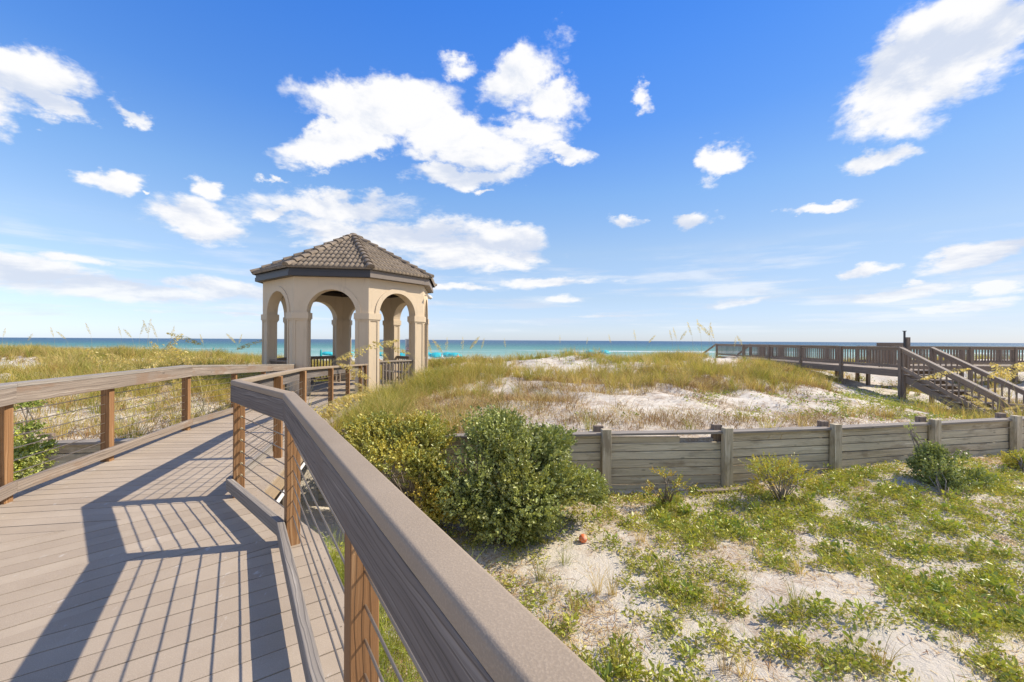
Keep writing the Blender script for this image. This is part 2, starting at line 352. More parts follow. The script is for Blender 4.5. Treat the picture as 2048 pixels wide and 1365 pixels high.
def leafmat(name, rough=.5, trans=.35, spec=.35, sat=1.0):
    m, t, b, o = mat(name)
    at = t.new('Attribute', attribute_name='tone'); c = at.outputs['Color']
    t.put(b.inputs['Base Color'], c); b.inputs['Roughness'].default_value = rough; b.inputs['Specular IOR Level'].default_value = spec
    tr = t.new('BsdfTranslucent'); t.put(tr.inputs[0], t.mix(1, c, (1.25, 1.2, .6), 'MULTIPLY'))
    ms = t.new('MixShader'); ms.inputs[0].default_value = trans; t.l.new(b.outputs[0], ms.inputs[1]); t.l.new(tr.outputs[0], ms.inputs[2]); t.l.new(ms.outputs[0], o.inputs[0])
    return m
M['grass'] = leafmat('dune_grass_blades', .6, .35, .2)
M['leaf'] = leafmat('shrub_leaves', .38, .22, .5)
M['litter'] = leafmat('dry_straw', .8, .1, .1)
M['twig'] = plain('grey_twigs', (.24, .20, .16), .9)
M['oat'] = leafmat('seed_head', .7, .5, .1)

# sea
m, t, b, o = mat('sea_water'); P_ = t.new('TexCoord').outputs['Object']; spz = t.new('SeparateXYZ'); t.put(spz.inputs[0], P_)
inv = t.math('DIVIDE', 100, t.math('MAXIMUM', spz.outputs[1], 60))          # 1 at the shore, 0 at the horizon
wn = t.noise(t.scale(P_, (.012, .05, 1)), 1, 5, .6)
k = t.math('ADD', inv, t.math('MULTIPLY', t.math('SUBTRACT', wn, .5), .35))
c = t.ramp(k, [(.0, (.045, .10, .17)), (.12, (.05, .115, .18)), (.22, (.055, .155, .19)), (.36, (.085, .235, .215)), (.55, (.16, .335, .29)), (.78, (.26, .43, .375)), (1, (.42, .53, .48))])
# breakers: long thin streaks in bands parallel to the shore
fo = t.noise(t.scale(P_, (.010, .11, 1)), 1, 6, .62)
band = t.math('ADD', t.step(t.math('ABSOLUTE', t.math('SUBTRACT', inv, .55)), .07, .0), t.step(inv, .84, .95))
foam = t.math('MULTIPLY', t.step(fo, .50, .58), band, clamp=True)
wcap = t.step(t.noise(t.scale(P_, (.05, .22, 1)), 1, 4, .6), .70, .74)
foam = t.math('MAXIMUM', foam, t.math('MULTIPLY', wcap, .45))
c = t.mix(foam, c, (.80, .82, .82))
t.put(b.inputs['Base Color'], c); b.inputs['Roughness'].default_value = .45; b.inputs['Specular IOR Level'].default_value = .22
h_ = t.math('ADD', t.noise(t.scale(P_, (.25, .9, 1)), 1, 4, .6), t.noise(t.scale(P_, (.03, .12, 1)), 1, 4, .6))
bump(t, b, h_, 1.0, 1.2); M['sea'] = m

# ------------------------------------------------------------------ ground
def r2w(z): return z+EYE
WALL = [(-60, 3.0), (-14, 4.0), (-9.0, 5.2), (-7.4, 6.02), (-7.04, 6.28), (-6.0, 6.45), (.6, 7.0), (1.6, 7.13), (3.74, 7.30), (5.92, 7.68), (8.26, 8.20), (10.4, 8.66), (12.7, 9.2), (15, 9.8), (60, 15)]
WX = np.array([p[0] for p in WALL]); WYs = np.array([p[1] for p in WALL])
def wallY(x): return np.interp(x, WX, WYs)
def pt(px, py, Y): v = W(px, py, Y); return (v.x, v.y, v.z)
back = [pt(*a) for a in ((1300, 800, 11), (1300, 848, 8.3), (1300, 745, 17), (1300, 721, 25), (1250, 722, 24), (1000, 847, 8.3), (1000, 806, 10.5), (1000, 752, 16), (1000, 729, 24), (1100, 835, 8.5), (1100, 718, 22), (1100, 790, 12),
    (860, 744, 20), (860, 772, 14), (860, 808, 10.2), (860, 852, 8), (760, 852, 8.2), (700, 850, 9.0), (100, 838, 8.2), (0, 740, 16), (0, 706, 24), (300, 714, 21), (300, 750, 14), (300, 805, 10), (450, 722, 22), (100, 716, 22), (200, 724, 18), (400, 745, 16),
    (1500, 852, 8.4), (1500, 805, 11), (1500, 770, 15), (1500, 728, 24), (1430, 718, 30), (1444, 718, 34), (1700, 846, 8.9), (1700, 805, 13), (1690, 773, 22), (1810, 797, 18.5), (1979, 852, 14.9), (1900, 850, 11), (2040, 850, 12), (1600, 806, 12.5), (1600, 765, 19))]
back += [(-6, 15.7, r2w(-2.1)), (-3.6, 13.0, r2w(-1.86)), (-8.4, 13.6, r2w(-1.8)), (-6, 19, r2w(-2.0)), (-3.2, 16, r2w(-1.75)), (-9.3, 16, r2w(-1.7)), (-4.6, 10.5, r2w(-1.98)), (-7, 9.5, r2w(-1.85)),
         (30, 20, r2w(-2.3)), (30, 10, r2w(-2.1)), (45, 16, r2w(-1.8)), (-30, 10, r2w(-1.2)), (-30, 22, r2w(-.95)), (-45, 15, r2w(-1.2)), (-16, 8, r2w(-1.5)), (26, 30, r2w(-1.7)), (38, 34, r2w(-1.3))]
for x in (-14, -10, -6, -3, 0, 3, 6): back.append((x, float(wallY(x))+.3, r2w(-1.70)))
for x, z in ((8.3, -1.78), (10.4, -1.9), (14, -2.0), (25, -2.0)): back.append((x, float(wallY(x))+.3, r2w(z)))
for x in (-45, -22, -5, 6): back += [(x, 33, r2w(-2.3))]
for x in (-45, -20, 0, 22, 45): back += [(x, 47, r2w(-3.3)), (x, 65, r2w(-3.75)), (x, 98, r2w(-4.6)), (x, 140, r2w(-7))]
front = [(1.9, 7, -2.57), (3.6, 7.1, -2.56), (5.9, 7.4, -2.37), (8, 8, -2.32), (10.2, 8.3, -2.28), (0, 6.8, -2.6), (-3, 6.5, -2.6), (-7, 6.0, -2.3), (2, 3, -2.66), (0, 2.5, -2.7), (5, 4, -2.58), (9, 5, -2.42), (-2, 3, -2.68), (-5, 3, -2.25), (-8, 3, -2.1),
         (0, -4, -2.7), (15, 0, -2.5), (-15, 0, -2.3), (15, 8, -2.2), (-12, 4.5, -2.2), (3.3, 3.7, -2.54), (5.5, 6, -2.50), (30, 8, -2.2), (-30, 0, -2.2), (0, -20, -2.7)]
front = [(x, y, r2w(z)) for x, y, z in front]
class TPS:
    def __init__(s, P, lam=.02):
        P = np.array(P); s.p = P[:, :2]; n = len(P); s.lim = None
        r = np.linalg.norm(s.p[:, None]-s.p[None], axis=2); K = r*r*np.log(r+1e-9)+lam*np.eye(n)*10
        A = np.zeros((n+3, n+3)); A[:n, :n] = K; A[:n, n] = 1; A[:n, n+1:] = s.p; A[n, :n] = 1; A[n+1:, :n] = s.p.T
        s.w = np.linalg.solve(A, np.r_[P[:, 2], 0, 0, 0])
    def __call__(s, x, y):
        x = np.asarray(x, float); y = np.asarray(y, float); sh = np.broadcast(x, y).shape
        q = np.stack([np.broadcast_to(x, sh).ravel(), np.broadcast_to(y, sh).ravel()], 1); out = np.empty(len(q))
        for i in range(0, len(q), 20000):
            c = q[i:i+20000]; r = np.linalg.norm(c[:, None]-s.p[None], axis=2)
            out[i:i+20000] = (r*r*np.log(r+1e-9))@s.w[:-3]+s.w[-3]+c@s.w[-2:]
        return out.reshape(sh)
TB, TF = TPS(back), TPS(front)
def lattice(x, y, s, seed):
    """smooth value noise"""
    x = np.asarray(x)/s; y = np.asarray(y)/s; xi = np.floor(x); yi = np.floor(y); fx = x-xi; fy = y-yi
    fx = fx*fx*(3-2*fx); fy = fy*fy*(3-2*fy)
    def h(a, b): v = np.sin(a*127.1+b*311.7+seed*74.7)*43758.5453; return v-np.floor(v)
    return (h(xi, yi)*(1-fx)+h(xi+1, yi)*fx)*(1-fy)+(h(xi, yi+1)*(1-fx)+h(xi+1, yi+1)*fx)*fy-.5
def Hz(x, y):
    x = np.asarray(x, float); y = np.asarray(y, float); wy = wallY(x); isb = y > wy+.03
    cx = np.clip(x, -48, 48)
    zb = TB(cx, np.clip(y, 4, 130)); zf = TF(np.clip(x, -28, 28), np.clip(y, -18, 12))
    amp = np.clip((y-wy)*.25, .15, 1)*np.clip((46-y)/14, .15, 1)
    zb = zb+(lattice(x, y, 3.1, 1)*.32+lattice(x, y, 1.1, 2)*.22+lattice(x, y, .45, 3)*.09+(lattice(x, y, 1.5, 8)*.26+lattice(x, y, .6, 9)*.12)*np.exp(-((x-7)/5.5)**2-((y-10.5)/3)**2))*amp
    zb = np.where(y > 130, r2w(-7), zb)
    zf = zf+lattice(x, y, 2.3, 4)*.07+lattice(x, y, .8, 5)*.045+lattice(x, y, .33, 6)*.025
    return np.where(isb, zb, zf)
def axis(*segs):
    a = []
    for lo_, hi_, st in segs: a += list(np.arange(lo_, hi_, st))
    return np.array(a+[segs[-1][1]])
gx = np.r_[-6000, -2500, -1000, -500, -250, -130, axis((-80, -30, 2.5), (-30, -12, .5), (-12, 13, .13), (13, 30, .3), (30, 80, 2.5)), 130, 250, 500, 1000, 2500, 6000]
gt = np.r_[-3000, -800, -200, -80, -40, axis((-22, -8, 1.0), (-8, -.15, .13)), -.12, -.04, 0, .06, .12, axis((.2, 10, .16), (10, 30, .35), (30, 60, 1.2), (60, 140, 5)), 400]
GX, GT = np.meshgrid(gx, gt); GY = wallY(GX)+GT
GZ = Hz(GX, GY)
# the strip right at the wall is flat behind the boards
n_r, n_c = GX.shape; idx = np.arange(n_r*n_c).reshape(n_r, n_c)
F = np.stack([idx[:-1, :-1], idx[:-1, 1:], idx[1:, 1:], idx[1:, :-1]], -1).reshape(-1, 4)
g = mesh_np('ground', np.stack([GX, GY, GZ], -1).reshape(-1, 3), F, M['sand'], smooth=True); tag(g, 'pale dune sand with brown litter, rising behind the wall and running down to the beach', 'ground', kind='structure')
def G(x, y): return float(Hz(x, y))
def hit(px, py, y0=1.5, y1=60):
    """where the ray through a pixel first meets the ground"""
    u, v = ray(px, py); ys = np.arange(y0, y1, .04); z = EYE+v*ys; gz = Hz(u*ys, ys); k = np.nonzero(z <= gz)[0]
    i = k[0] if len(k) else len(ys)-1
    return Vector((u*ys[i], ys[i], gz[i]))
# sea sheet
ys = np.r_[axis((92, 200, 12), (200, 1000, 100)), 3000, 10000, 40000]; xs = np.r_[-40000, -8000, -2000, -600, axis((-300, 300, 60)), 600, 2000, 8000, 40000]
SX, SY = np.meshgrid(xs, ys); i2 = np.arange(SX.size).reshape(SX.shape); F = np.stack([i2[:-1, :-1], i2[:-1, 1:], i2[1:, 1:], i2[1:, :-1]], -1).reshape(-1, 4)
s_ = mesh_np('sea', np.stack([SX, SY, np.full(SX.shape, r2w(-4.62))], -1).reshape(-1, 3), F, M['sea']); tag(s_, 'turquoise to deep blue sea with thin white breakers', 'sea', kind='structure')
# ------------------------------------------------------------------ boardwalk
def zdeck(x, y):
    k = 0.8*min(1, max(0, (13-y)/6.7)) if x < -2.4 else 0.0
    s = y+k*(x+2.4); return -.0437*max(0, s-3.8)
P1, P2, P3, P4 = (-1.48, 2.807), (-2.39, 3.64), (-3.27, 6.5), (-4.50, 12.95)
RD = Vector((.552, -.834)); PN = (P1[0]+RD.x*4.4, P1[1]+RD.y*4.4)
L_ = [(-1.35, -1.6), (-3.02, 1.12), (-3.75, 2.48), (-4.24, 3.46), (-4.98, 6.35), (-6.80, 12.85)]
def offs(line, d):
    """offset polyline to its right side by d"""
    out = []
    for i, p in enumerate(line):
        n = Vector((0, 0))
        for a, b in ((i-1, i), (i, i+1)):
            if a >= 0 and b < len(line): e = (Vector(line[b])-Vector(line[a])).normalized(); n += Vector((e.y, -e.x))
        n.normalize(); e = (Vector(line[min(i+1, len(line)-1)])-Vector(line[max(i-1, 0)])).normalized()
        cs = max(.5, abs(n.dot(Vector(((Vector(line[min(i+1, len(line)-1)])-p_).normalized().y, -(Vector(line[min(i+1, len(line)-1)])-p_).normalized().x)))) if (p_ := Vector(p)) is not None and i < len(line)-1 else 1)
        out.append(tuple(Vector(p)+n*(d/cs)))
    return out
RR = [PN, P1, P2, P3, P4]
RE = offs(RR, .17); LE = offs(L_, -.16)
polyA = [RE[1], LE[1], LE[0], RE[0]]; polyB = [RE[1], RE[2], LE[2], LE[1]]
polyC1 = [RE[2], RE[3], LE[4], LE[3], LE[2]]; polyC2 = [RE[3], RE[4], LE[5], LE[4]]
def ccw(p):
    a = sum(p[i][0]*p[(i+1) % len(p)][1]-p[(i+1) % len(p)][0]*p[i][1] for i in range(len(p))); return p if a > 0 else p[::-1]
def planks(mb, poly, ang, wd=.140, gap=.007, th=.025, zf=zdeck, ph=0.0, border=None):
    d = (math.cos(ang), math.sin(ang)); n = (-d[1], d[0]); ks = [n[0]*x+n[1]*y for x, y in poly]; k = math.floor((min(ks)-ph)/wd)
    while ph+k*wd < max(ks):
        a, b = ph+k*wd+gap/2, ph+(k+1)*wd-gap/2; q = clip(clip(poly, n, a), (-n[0], -n[1]), -b); k += 1
        if len(q) < 3: continue
        # grain uv along the plank
        o = random.random()*40; jz = random.uniform(-.0012, .0012); f = lambda x, y: zf(x, y)+jz
        t = [(x, y, f(x, y)) for x, y in q]; bt = [(x, y, f(x, y)-th) for x, y in q]; m = len(q)
        mb.face(t, [(x*d[0]+y*d[1]+o, x*n[0]+y*n[1]) for x, y in q]); mb.face(bt[::-1])
        for i in range(m): j = (i+1) % m; mb.face([bt[i], bt[j], t[j], t[i]])
bw = empty('boardwalk', (-2.5, 3, 0), 'wide taupe boardwalk of composite planks turning and ramping down to the gazebo', 'boardwalk')
def weld(o):
    """share the corner vertices so that every plank is one island"""
    b_ = bmesh.new(); b_.from_mesh(o.data); bmesh.ops.remove_doubles(b_, verts=b_.verts, dist=1e-5); b_.to_mesh(o.data); b_.free()
for poly, ang, nm in ((polyA, 34, 'decking'), (polyB, 45, 'decking'), (polyC1, 10.5, 'decking'), (polyC2, 10.5, 'decking')):
    mb = MB(); planks(mb, ccw(poly), math.radians(ang)); weld(mb.build(nm, M['deck'], bw))
# rim boards, joists and stub posts under the deck
mb = MB()
for line in (RE, LE):
    for a, b in zip(line[:-1], line[1:]):
        va, vb = Vector((*a, zdeck(*a)-.125)), Vector((*b, zdeck(*b)-.125)); s = -.03 if line is RE else .03
        mb.beam(va, vb, .04, .19, off=(s*1.0, 0))
mb.build('rim_board', M['beamw'], bw)
mb = MB()
for i in range(26):
    y = -1.2+i*.55
    xr = np.interp(y, [p[1] for p in RE], [p[0] for p in RE]); xl = np.interp(y, [p[1] for p in LE], [p[0] for p in LE])
    if xr-xl > .5: mb.beam((xl+.1, y, zdeck(xl+.1, y)-.13), (xr-.1, y, zdeck(xr-.1, y)-.13), .04, .18)
mb.build('joist', M['dark'], bw)
for (x, y) in ((-.2, .9), (-1.5, 2.6), (-2.5, 3.9), (-2.95, 5.3), (-3.4, 7.4), (-3.7, 9.2), (-4.2, 3.6), (-4.9, 6.2), (-5.4, 8.6), (-5.9, 10.5)):
    mb = MB(); mb.box((x, y, G(x, y)-.2), .14, .14, zdeck(x, y)-.23-G(x, y)+.2); mb.build('support_post', M['dark'], bw)
# border boards along the right edge (picture-frame boards)
mb = MB()
ri, ro = offs(RR, .085), offs(RR, .172)
for i in range(4):
    q = [ri[i], ro[i], ro[i+1], ri[i+1]]; q = ccw(q)
    t = [(x, y, zdeck(x, y)+.003) for x, y in q]; mb.face(t); bt = [(x, y, z-.012) for x, y, z in t]
    for k in range(4): j = (k+1) % 4; mb.face([bt[k], bt[j], t[j], t[k]])
mb.build('edge_board', M['deck'], bw)
mb = MB(); sl_ = offs(RR, .128)
for i in range(3):
    a, b = Vector(sl_[i]), Vector(sl_[i+1]); n_ = int((b-a).length/.14)
    for k in range(n_):
        for o_ in (-.022, .022):
            e_ = (b-a).normalized(); p = a.lerp(b, (k+.5)/n_)+Vector((e_.y, -e_.x))*o_; z_ = zdeck(p.x, p.y)+.0035; mb.face([(p.x+.0035*math.cos(q*PI/3), p.y+.0035*math.sin(q*PI/3), z_+.0012) for q in range(6)])
tag(mb.build('screw_heads', M['dark'], bw), kind='stuff')
mb = MB(); cp = [Vector((*a, zdeck(*a)-.20)) for a in offs(RR, .215)]
mb.tube([cp[2]+Vector((.14, -.12, -.3)), cp[2]+Vector((.05, -.02, -.03)), cp[2]+Vector((.0, .12, .03)), cp[2].lerp(cp[3], .5), cp[3], cp[3].lerp(cp[4], .5), cp[4]], .019, 10)
mb.build('conduit', M['pvc'], bw, smooth=True)

# ---- cable railings
HR = 1.02
def rail_h(p): return zdeck(*p)
def cable_railing(name, line, posts, label, side, cap=True, top=HR, ncab=7, first_face=None):
    """line: rail polyline, posts: positions with rotation; side +1 when the walkway is on the left of the direction of travel"""
    root = empty(name, (*posts[0][:2], zdeck(*posts[0][:2])), label, 'railing')
    ct = .046 if cap else .0
    tz = top-ct                                            # top of the fascia board and the posts
    for (x, y, rz) in posts:
        mb = MB(); z = zdeck(x, y); g = min(G(x, y), z-.3); mb.box((x, y, z-.35), .084, .084, tz+.35-.004, rz); mb.build('post', M['post'], root, bevel=.004)
    inn = offs(line, side*(.051 if cap else .066))
    for i in range(len(line)-1):                            # deep board on the inner face of the posts
        mb = MB(); a, b = inn[i], inn[i+1]; e = (Vector(b)-Vector(a)).normalized()
        a2 = Vector(a)-e*(.012 if i else 0); b2 = Vector(b)-e*.004
        mb.beam((*a2, zdeck(*a)+tz-.070), (*b2, zdeck(*b)+tz-.070), .018 if cap else .038, .14); mb.build('side_board', M['raild'] if cap else M['rail'], root, bevel=.004)
    # cap: rounded profile swept with mitred corners
    if cap: prof = [(-.039, -.044), (.039, -.044), (.039, -.007), (.033, 0), (-.033, 0), (-.039, -.007)]; cm_ = M['cap']
    else: prof = [(-.075, .0), (.060, .0), (.060, .030), (-.075, .030)]; cm_ = M['toe']
    shift = side*(.0225 if cap else .014)
    rings = []
    L = [Vector(p) for p in line]
    for i, p in enumerate(L):
        d0 = (p-L[i-1]).normalized() if i else (L[1]-L[0]).normalized(); d1 = (L[i+1]-p).normalized() if i < len(L)-1 else d0
        n0, n1 = Vector((d0.y, -d0.x)), Vector((d1.y, -d1.x)); nm = (n0+n1).normalized(); k = 1/max(.4, nm.dot(n0))
        rings.append([Vector((*(p+nm*k*(-q[0]*side+shift)), zdeck(*p)+top+q[1] if cap else zdeck(*p)+top+q[1])) for q in prof])
    for i in range(len(rings)-1):
        mb = MB(); m_ = len(prof); Ls = (L[i+1]-L[i]).length; o = random.random()*30; cc = 0
        g_ = .0015; A = [p.lerp(q, g_/Ls) for p, q in zip(rings[i], rings[i+1])]; B = [q.lerp(p, g_/Ls) for p, q in zip(rings[i], rings[i+1])]
        n = len(mb.v); mb.v += [tuple(p) for p in A+B]
        for k in range(m_):
            j = (k+1) % m_; w_ = (A[j]-A[k]).length; mb.f.append((n+k, n+j, n+m_+j, n+m_+k)); mb.uv += [(o, cc), (o, cc+w_), (o+Ls, cc+w_), (o+Ls, cc)]; cc += w_
        mb.f.append(tuple(n+k for k in range(m_))[::-1]); mb.uv += [(0, 0)]*m_; mb.f.append(tuple(n+m_+k for k in range(m_))); mb.uv += [(0, 0)]*m_
        ob = mb.build('cap_rail', cm_, root)
        b_ = bmesh.new(); b_.from_mesh(ob.data); bmesh.ops.recalc_face_normals(b_, faces=b_.faces); b_.to_mesh(ob.data); b_.free()
        if cap:
            bv = ob.modifiers.new('edge', 'BEVEL'); bv.width = .005; bv.segments = 3; bv.limit_method = 'ANGLE'; bv.angle_limit = math.radians(25)
            ob.data.polygons.foreach_set('use_smooth', [True]*len(ob.data.polygons))
    tl = offs(line, side*.070)
    for i in range(len(line)-1):
        mb = MB(); a, b = tl[i], tl[i+1]; e = (Vector(b)-Vector(a)).normalized()
        mb.beam((*a, zdeck(*a)+.122), (*(Vector(b)-e*.004), zdeck(*b)+.122), .045, .095); mb.build('toe_rail', M['toe'] if cap else M['rail'], root, bevel=.005)
    # cables run through the posts
    P = [Vector(q[:2]) for q in posts]
    for c in range(ncab):
        h = .20+c*(tz-.17-.20)/(ncab-1) if cap else .22+c*.105
        mb = MB(); pts = []
        for i, p in enumerate(P):
            pts.append(Vector((*p, zdeck(*p)+h)))
            if i < len(P)-1: mdp = (p+P[i+1])/2; pts.append(Vector((*mdp, (zdeck(*p)+zdeck(*P[i+1]))/2+h-.002)))
        mb.tube(pts, .0044, 6); mb.build('cable', M['cable'], root, smooth=True)
    return root
def ang(a, b): return math.atan2(b[1]-a[1], b[0]-a[0])
aN = math.atan2(-.842, .539)
pr = [(P1[0]+RD.x*t_, P1[1]+RD.y*t_, aN) for t_ in (3.74, 1.87)]
pr += [(*P1, aN+.1), (*P2, ang(P2, P3)+.35)]
def lerp2(a, b, t_): return (a[0]+(b[0]-a[0])*t_, a[1]+(b[1]-a[1])*t_)
a23, a34 = ang(P2, P3), ang(P3, P4)
pr += [(*lerp2(P2, P3, .47), a23), (*P3, a34), (*lerp2(P3, P4, .275), a34), (*lerp2(P3, P4, .53), a34), (*lerp2(P3, P4, .80), a34), (*lerp2(P3, P4, .93), a34)]
cable_railing('cable_railing', RR, pr, 'right-hand cable railing with broad taupe rounded cap bending away from the camera', -1, True, HR, 7)
LL = L_[1:]
a1, a2 = ang(LL[2], LL[3]), ang(LL[3], LL[4])
pl = [(-3.02, 1.12, 1.1), (*LL[2], a1), (*lerp2(LL[2], LL[3], .42), a1), (*LL[3], a2-.05)] + [(*lerp2(LL[3], LL[4], t_), a2) for t_ in (.29, .57, .83)] 
cable_railing('cable_railing', LL, pl, 'left-hand cable railing with weathered grey-brown top board in front of the grassy dune', 1, False, .965, 8)
# bright fittings on the bend post
fit_ = MB()
fr = [o for o in bpy.data.objects if o.name == 'cable_railing'][0]
for c in range(7):
    h = .20+c*(HR-.046-.37)/6; e = (Vector(P1)-Vector(P2)).normalized(); q = Vector((*P2, h))+Vector((e.x, e.y, 0))*.05
    fit_ = MB(); fit_.tube([q, q+Vector((e.x, e.y, 0))*.03, q+Vector((e.x, e.y, 0))*.032], [.011, .011, .004], 10); fit_.build('cable_fitting', M['steel'], fr)

# ------------------------------------------------------------------ gazebo
GC = Vector((-6.03, 15.72)); GR = 2.93; GROT = -2.617; ZF = r2w(-1.78); ZT = r2w(1.95); TH = .30
gz = empty('gazebo', (GC.x, GC.y, ZF), 'cream stucco octagonal gazebo with arched openings and grey-brown tiled roof', 'gazebo')
cor = [GC+GR*Vector((math.cos(GROT+i*PI/4), math.sin(GROT+i*PI/4))) for i in range(8)]
SL = (cor[1]-cor[0]).length; PW = .39; ZS = r2w(.83); AR = (SL-2*PW)/2; MT = math.tan(PI/8)
def side_frame(i):
    a, b = cor[i], cor[(i+1) % 8]; e = (b-a).normalized(); inn = Vector((-e.y, e.x)); return a, e, inn
def SP(i, s, z, d):
    """point on side i: s metres along, d metres inwards (mitred at both ends)"""
    a, e, inn = side_frame(i)
    if s <= 1e-6: s = d*MT+s
    elif s >= SL-1e-6: s = SL-d*MT
    p = a+e*s+inn*d; return (p.x, p.y, z)
NA = 28
for i in range(8):
    mb = MB(); zb = ZF-.35
    arch = [(SL/2-AR*math.cos(PI*k/NA), ZS+AR*math.sin(PI*k/NA)) for k in range(NA+1)]
    for d, rev in ((0, False), (TH, True)):
        def q(pts):
            f = [SP(i, s, z, d) for s, z in pts]; mb.face(f[::-1] if rev else f, [(z, s) for s, z in pts])
        q([(0, zb), (PW, zb), (PW, ZS), (0, ZS)]); q([(SL-PW, zb), (SL, zb), (SL, ZS), (SL-PW, ZS)])
        q([(0, ZS), (PW, ZS), (PW, ZT), (0, ZT)]); q([(SL-PW, ZS), (SL, ZS), (SL, ZT), (SL-PW, ZT)])
        for k in range(NA): (s0, z0), (s1, z1) = arch[k], arch[k+1]; q([(s0, z0), (s1, z1), (s1, ZT), (s0, ZT)])
    path = [(PW, zb)]+arch+[(SL-PW, zb)]
    for (s0, z0), (s1, z1) in zip(path[:-1], path[1:]): mb.face([SP(i, s0, z0, 0), SP(i, s0, z0, TH), SP(i, s1, z1, TH), SP(i, s1, z1, 0)])
    mb.face([SP(i, 0, ZT, 0), SP(i, SL, ZT, 0), SP(i, SL, ZT, TH), SP(i, 0, ZT, TH)])
    mb.build('arched_wall', M['stucco'], gz)
    # raised ring round the arch
    for d0, d1 in ((-.028, 0), (TH, TH+.02)):
        mb = MB(); ro_ = AR+.155; K = 28
        for k in range(K):
            t0, t1 = PI*k/K, PI*(k+1)/K; P = []
            for t_ in (t0, t1):
                for r_, d in ((AR, d0), (ro_, d0), (ro_, d1), (AR, d1)): P.append(SP(i, SL/2-r_*math.cos(t_), ZS+r_*math.sin(t_), d))
            mb.hexa(P)
        mb.build('arch_trim', M['stucco'], gz)
for i in range(8):
    # capital band wrapping the pier at corner i, and slim raised strips on the pier faces
    j = (i-1) % 8; z0, z1 = r2w(.64), r2w(.835); o_ = .05
    def capoly(o1, o2):
        a, e, inn = side_frame(i); a_, e_, inn_ = side_frame(j); b = cor[i]
        def f1(s, d): p = a+e*s+inn*d; return (p.x, p.y)
        def f2(s, d): p = b-e_*s+inn_*d; return (p.x, p.y)
        return [f1(-o1*MT, -o1), f1(PW+o1, -o1), f1(PW+o1, TH+o1), f1((TH+o1)*MT, TH+o1), f2(PW+o1, TH+o1), f2(PW+o1, -o1)]
    mb = MB(); mb.prism(capoly(o_, 0), z0, z1); mb.prism(capoly(.025, 0), z0-.05, z0); ob = mb.build('capital', M['stucco'], gz, bevel=.008)
    mb = MB()
    for (fi, sa, sb) in ((i, PW-.075, PW), (j, SL-PW, SL-PW+.075), (i, .0, .055), (j, SL-.055, SL)):
        P = []
        for z in (ZF-.3, z0-.05):
            P += [SP(fi, sa if sa else 1e-5, z, -.022), SP(fi, sb-1e-5, z, -.022), SP(fi, sb-1e-5, z, .0), SP(fi, sa if sa else 1e-5, z, .0)]
        mb.hexa(P)
    for (fi, s_a, s_b) in ((i, PW, PW+.02), (j, SL-PW-.02, SL-PW)):
        for d_ in (.0, TH-.07):
            P = []
            for z in (ZF-.3, z0-.05): P += [SP(fi, s_a, z, d_), SP(fi, s_b, z, d_), SP(fi, s_b, z, d_+.07), SP(fi, s_a, z, d_+.07)]
            mb.hexa(P)
    mb.build('pier_trim', M['stucco'], gz)
# floor
mb = MB(); planks(mb, [tuple(c+(GC-c)*.02) for c in cor], math.radians(10.5), zf=lambda x, y: ZF+.002); weld(mb.build('floor', M['deck'], gz))
# eaves: soffit, fascia, drip boards; sunlight painted on two sides
def octo(r, rot=GROT): return [(GC.x+r*math.cos(rot+k*PI/4), GC.y+r*math.sin(rot+k*PI/4)) for k in range(8)]
o1_, o2_ = octo(GR-.02), octo(3.11)
mb = MB()
for k in range(8):
    j = (k+1) % 8; mb.face([(*o1_[k], ZT+.012), (*o1_[j], ZT+.012), (*o2_[j], ZT+.012), (*o2_[k], ZT+.012)][::-1])
mb.build('soffit', M['soffit_sun'], gz)
for k in range(8):
    j = (k+1) % 8; mb = MB(); ri_, rj_ = octo(3.08), octo(3.14); z0, z1 = ZT-.005, ZT+.235
    P = [(*ri_[k], z0), (*rj_[k], z0), (*rj_[k], z1), (*ri_[k], z1), (*ri_[j], z0), (*rj_[j], z0), (*rj_[j], z1), (*ri_[j], z1)]
    mb.hexa(P); mb.build('fascia', M['fascia'] if k not in (2, 3) else M['soffit_sun'], gz)  # sun-facing sides take the lighter colour as painted sunlight
    ra, rb = octo(3.142), octo(3.165); mb = MB(); z0, z1 = ZT+.0, ZT+.125
    P = [(*ra[k], z0), (*rb[k], z0), (*rb[k], z1), (*ra[k], z1), (*ra[j], z0), (*rb[j], z0), (*rb[j], z1), (*ra[j], z1)]
    mb.hexa(P); mb.build('drip_board', M['fascia'] if k not in (2, 3) else M['soffit_sun'], gz)  # same painted sunlight on the two sun-facing strips
# ceiling cone and beams
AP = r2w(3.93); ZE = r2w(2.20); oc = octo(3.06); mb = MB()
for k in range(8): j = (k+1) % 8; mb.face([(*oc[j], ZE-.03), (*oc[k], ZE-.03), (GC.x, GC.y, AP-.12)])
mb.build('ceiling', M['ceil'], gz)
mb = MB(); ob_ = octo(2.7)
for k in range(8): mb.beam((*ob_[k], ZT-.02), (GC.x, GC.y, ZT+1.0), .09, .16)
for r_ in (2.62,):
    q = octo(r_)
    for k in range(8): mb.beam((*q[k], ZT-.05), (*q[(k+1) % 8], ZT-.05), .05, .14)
mb.build('roof_beam', M['ceil'], gz)
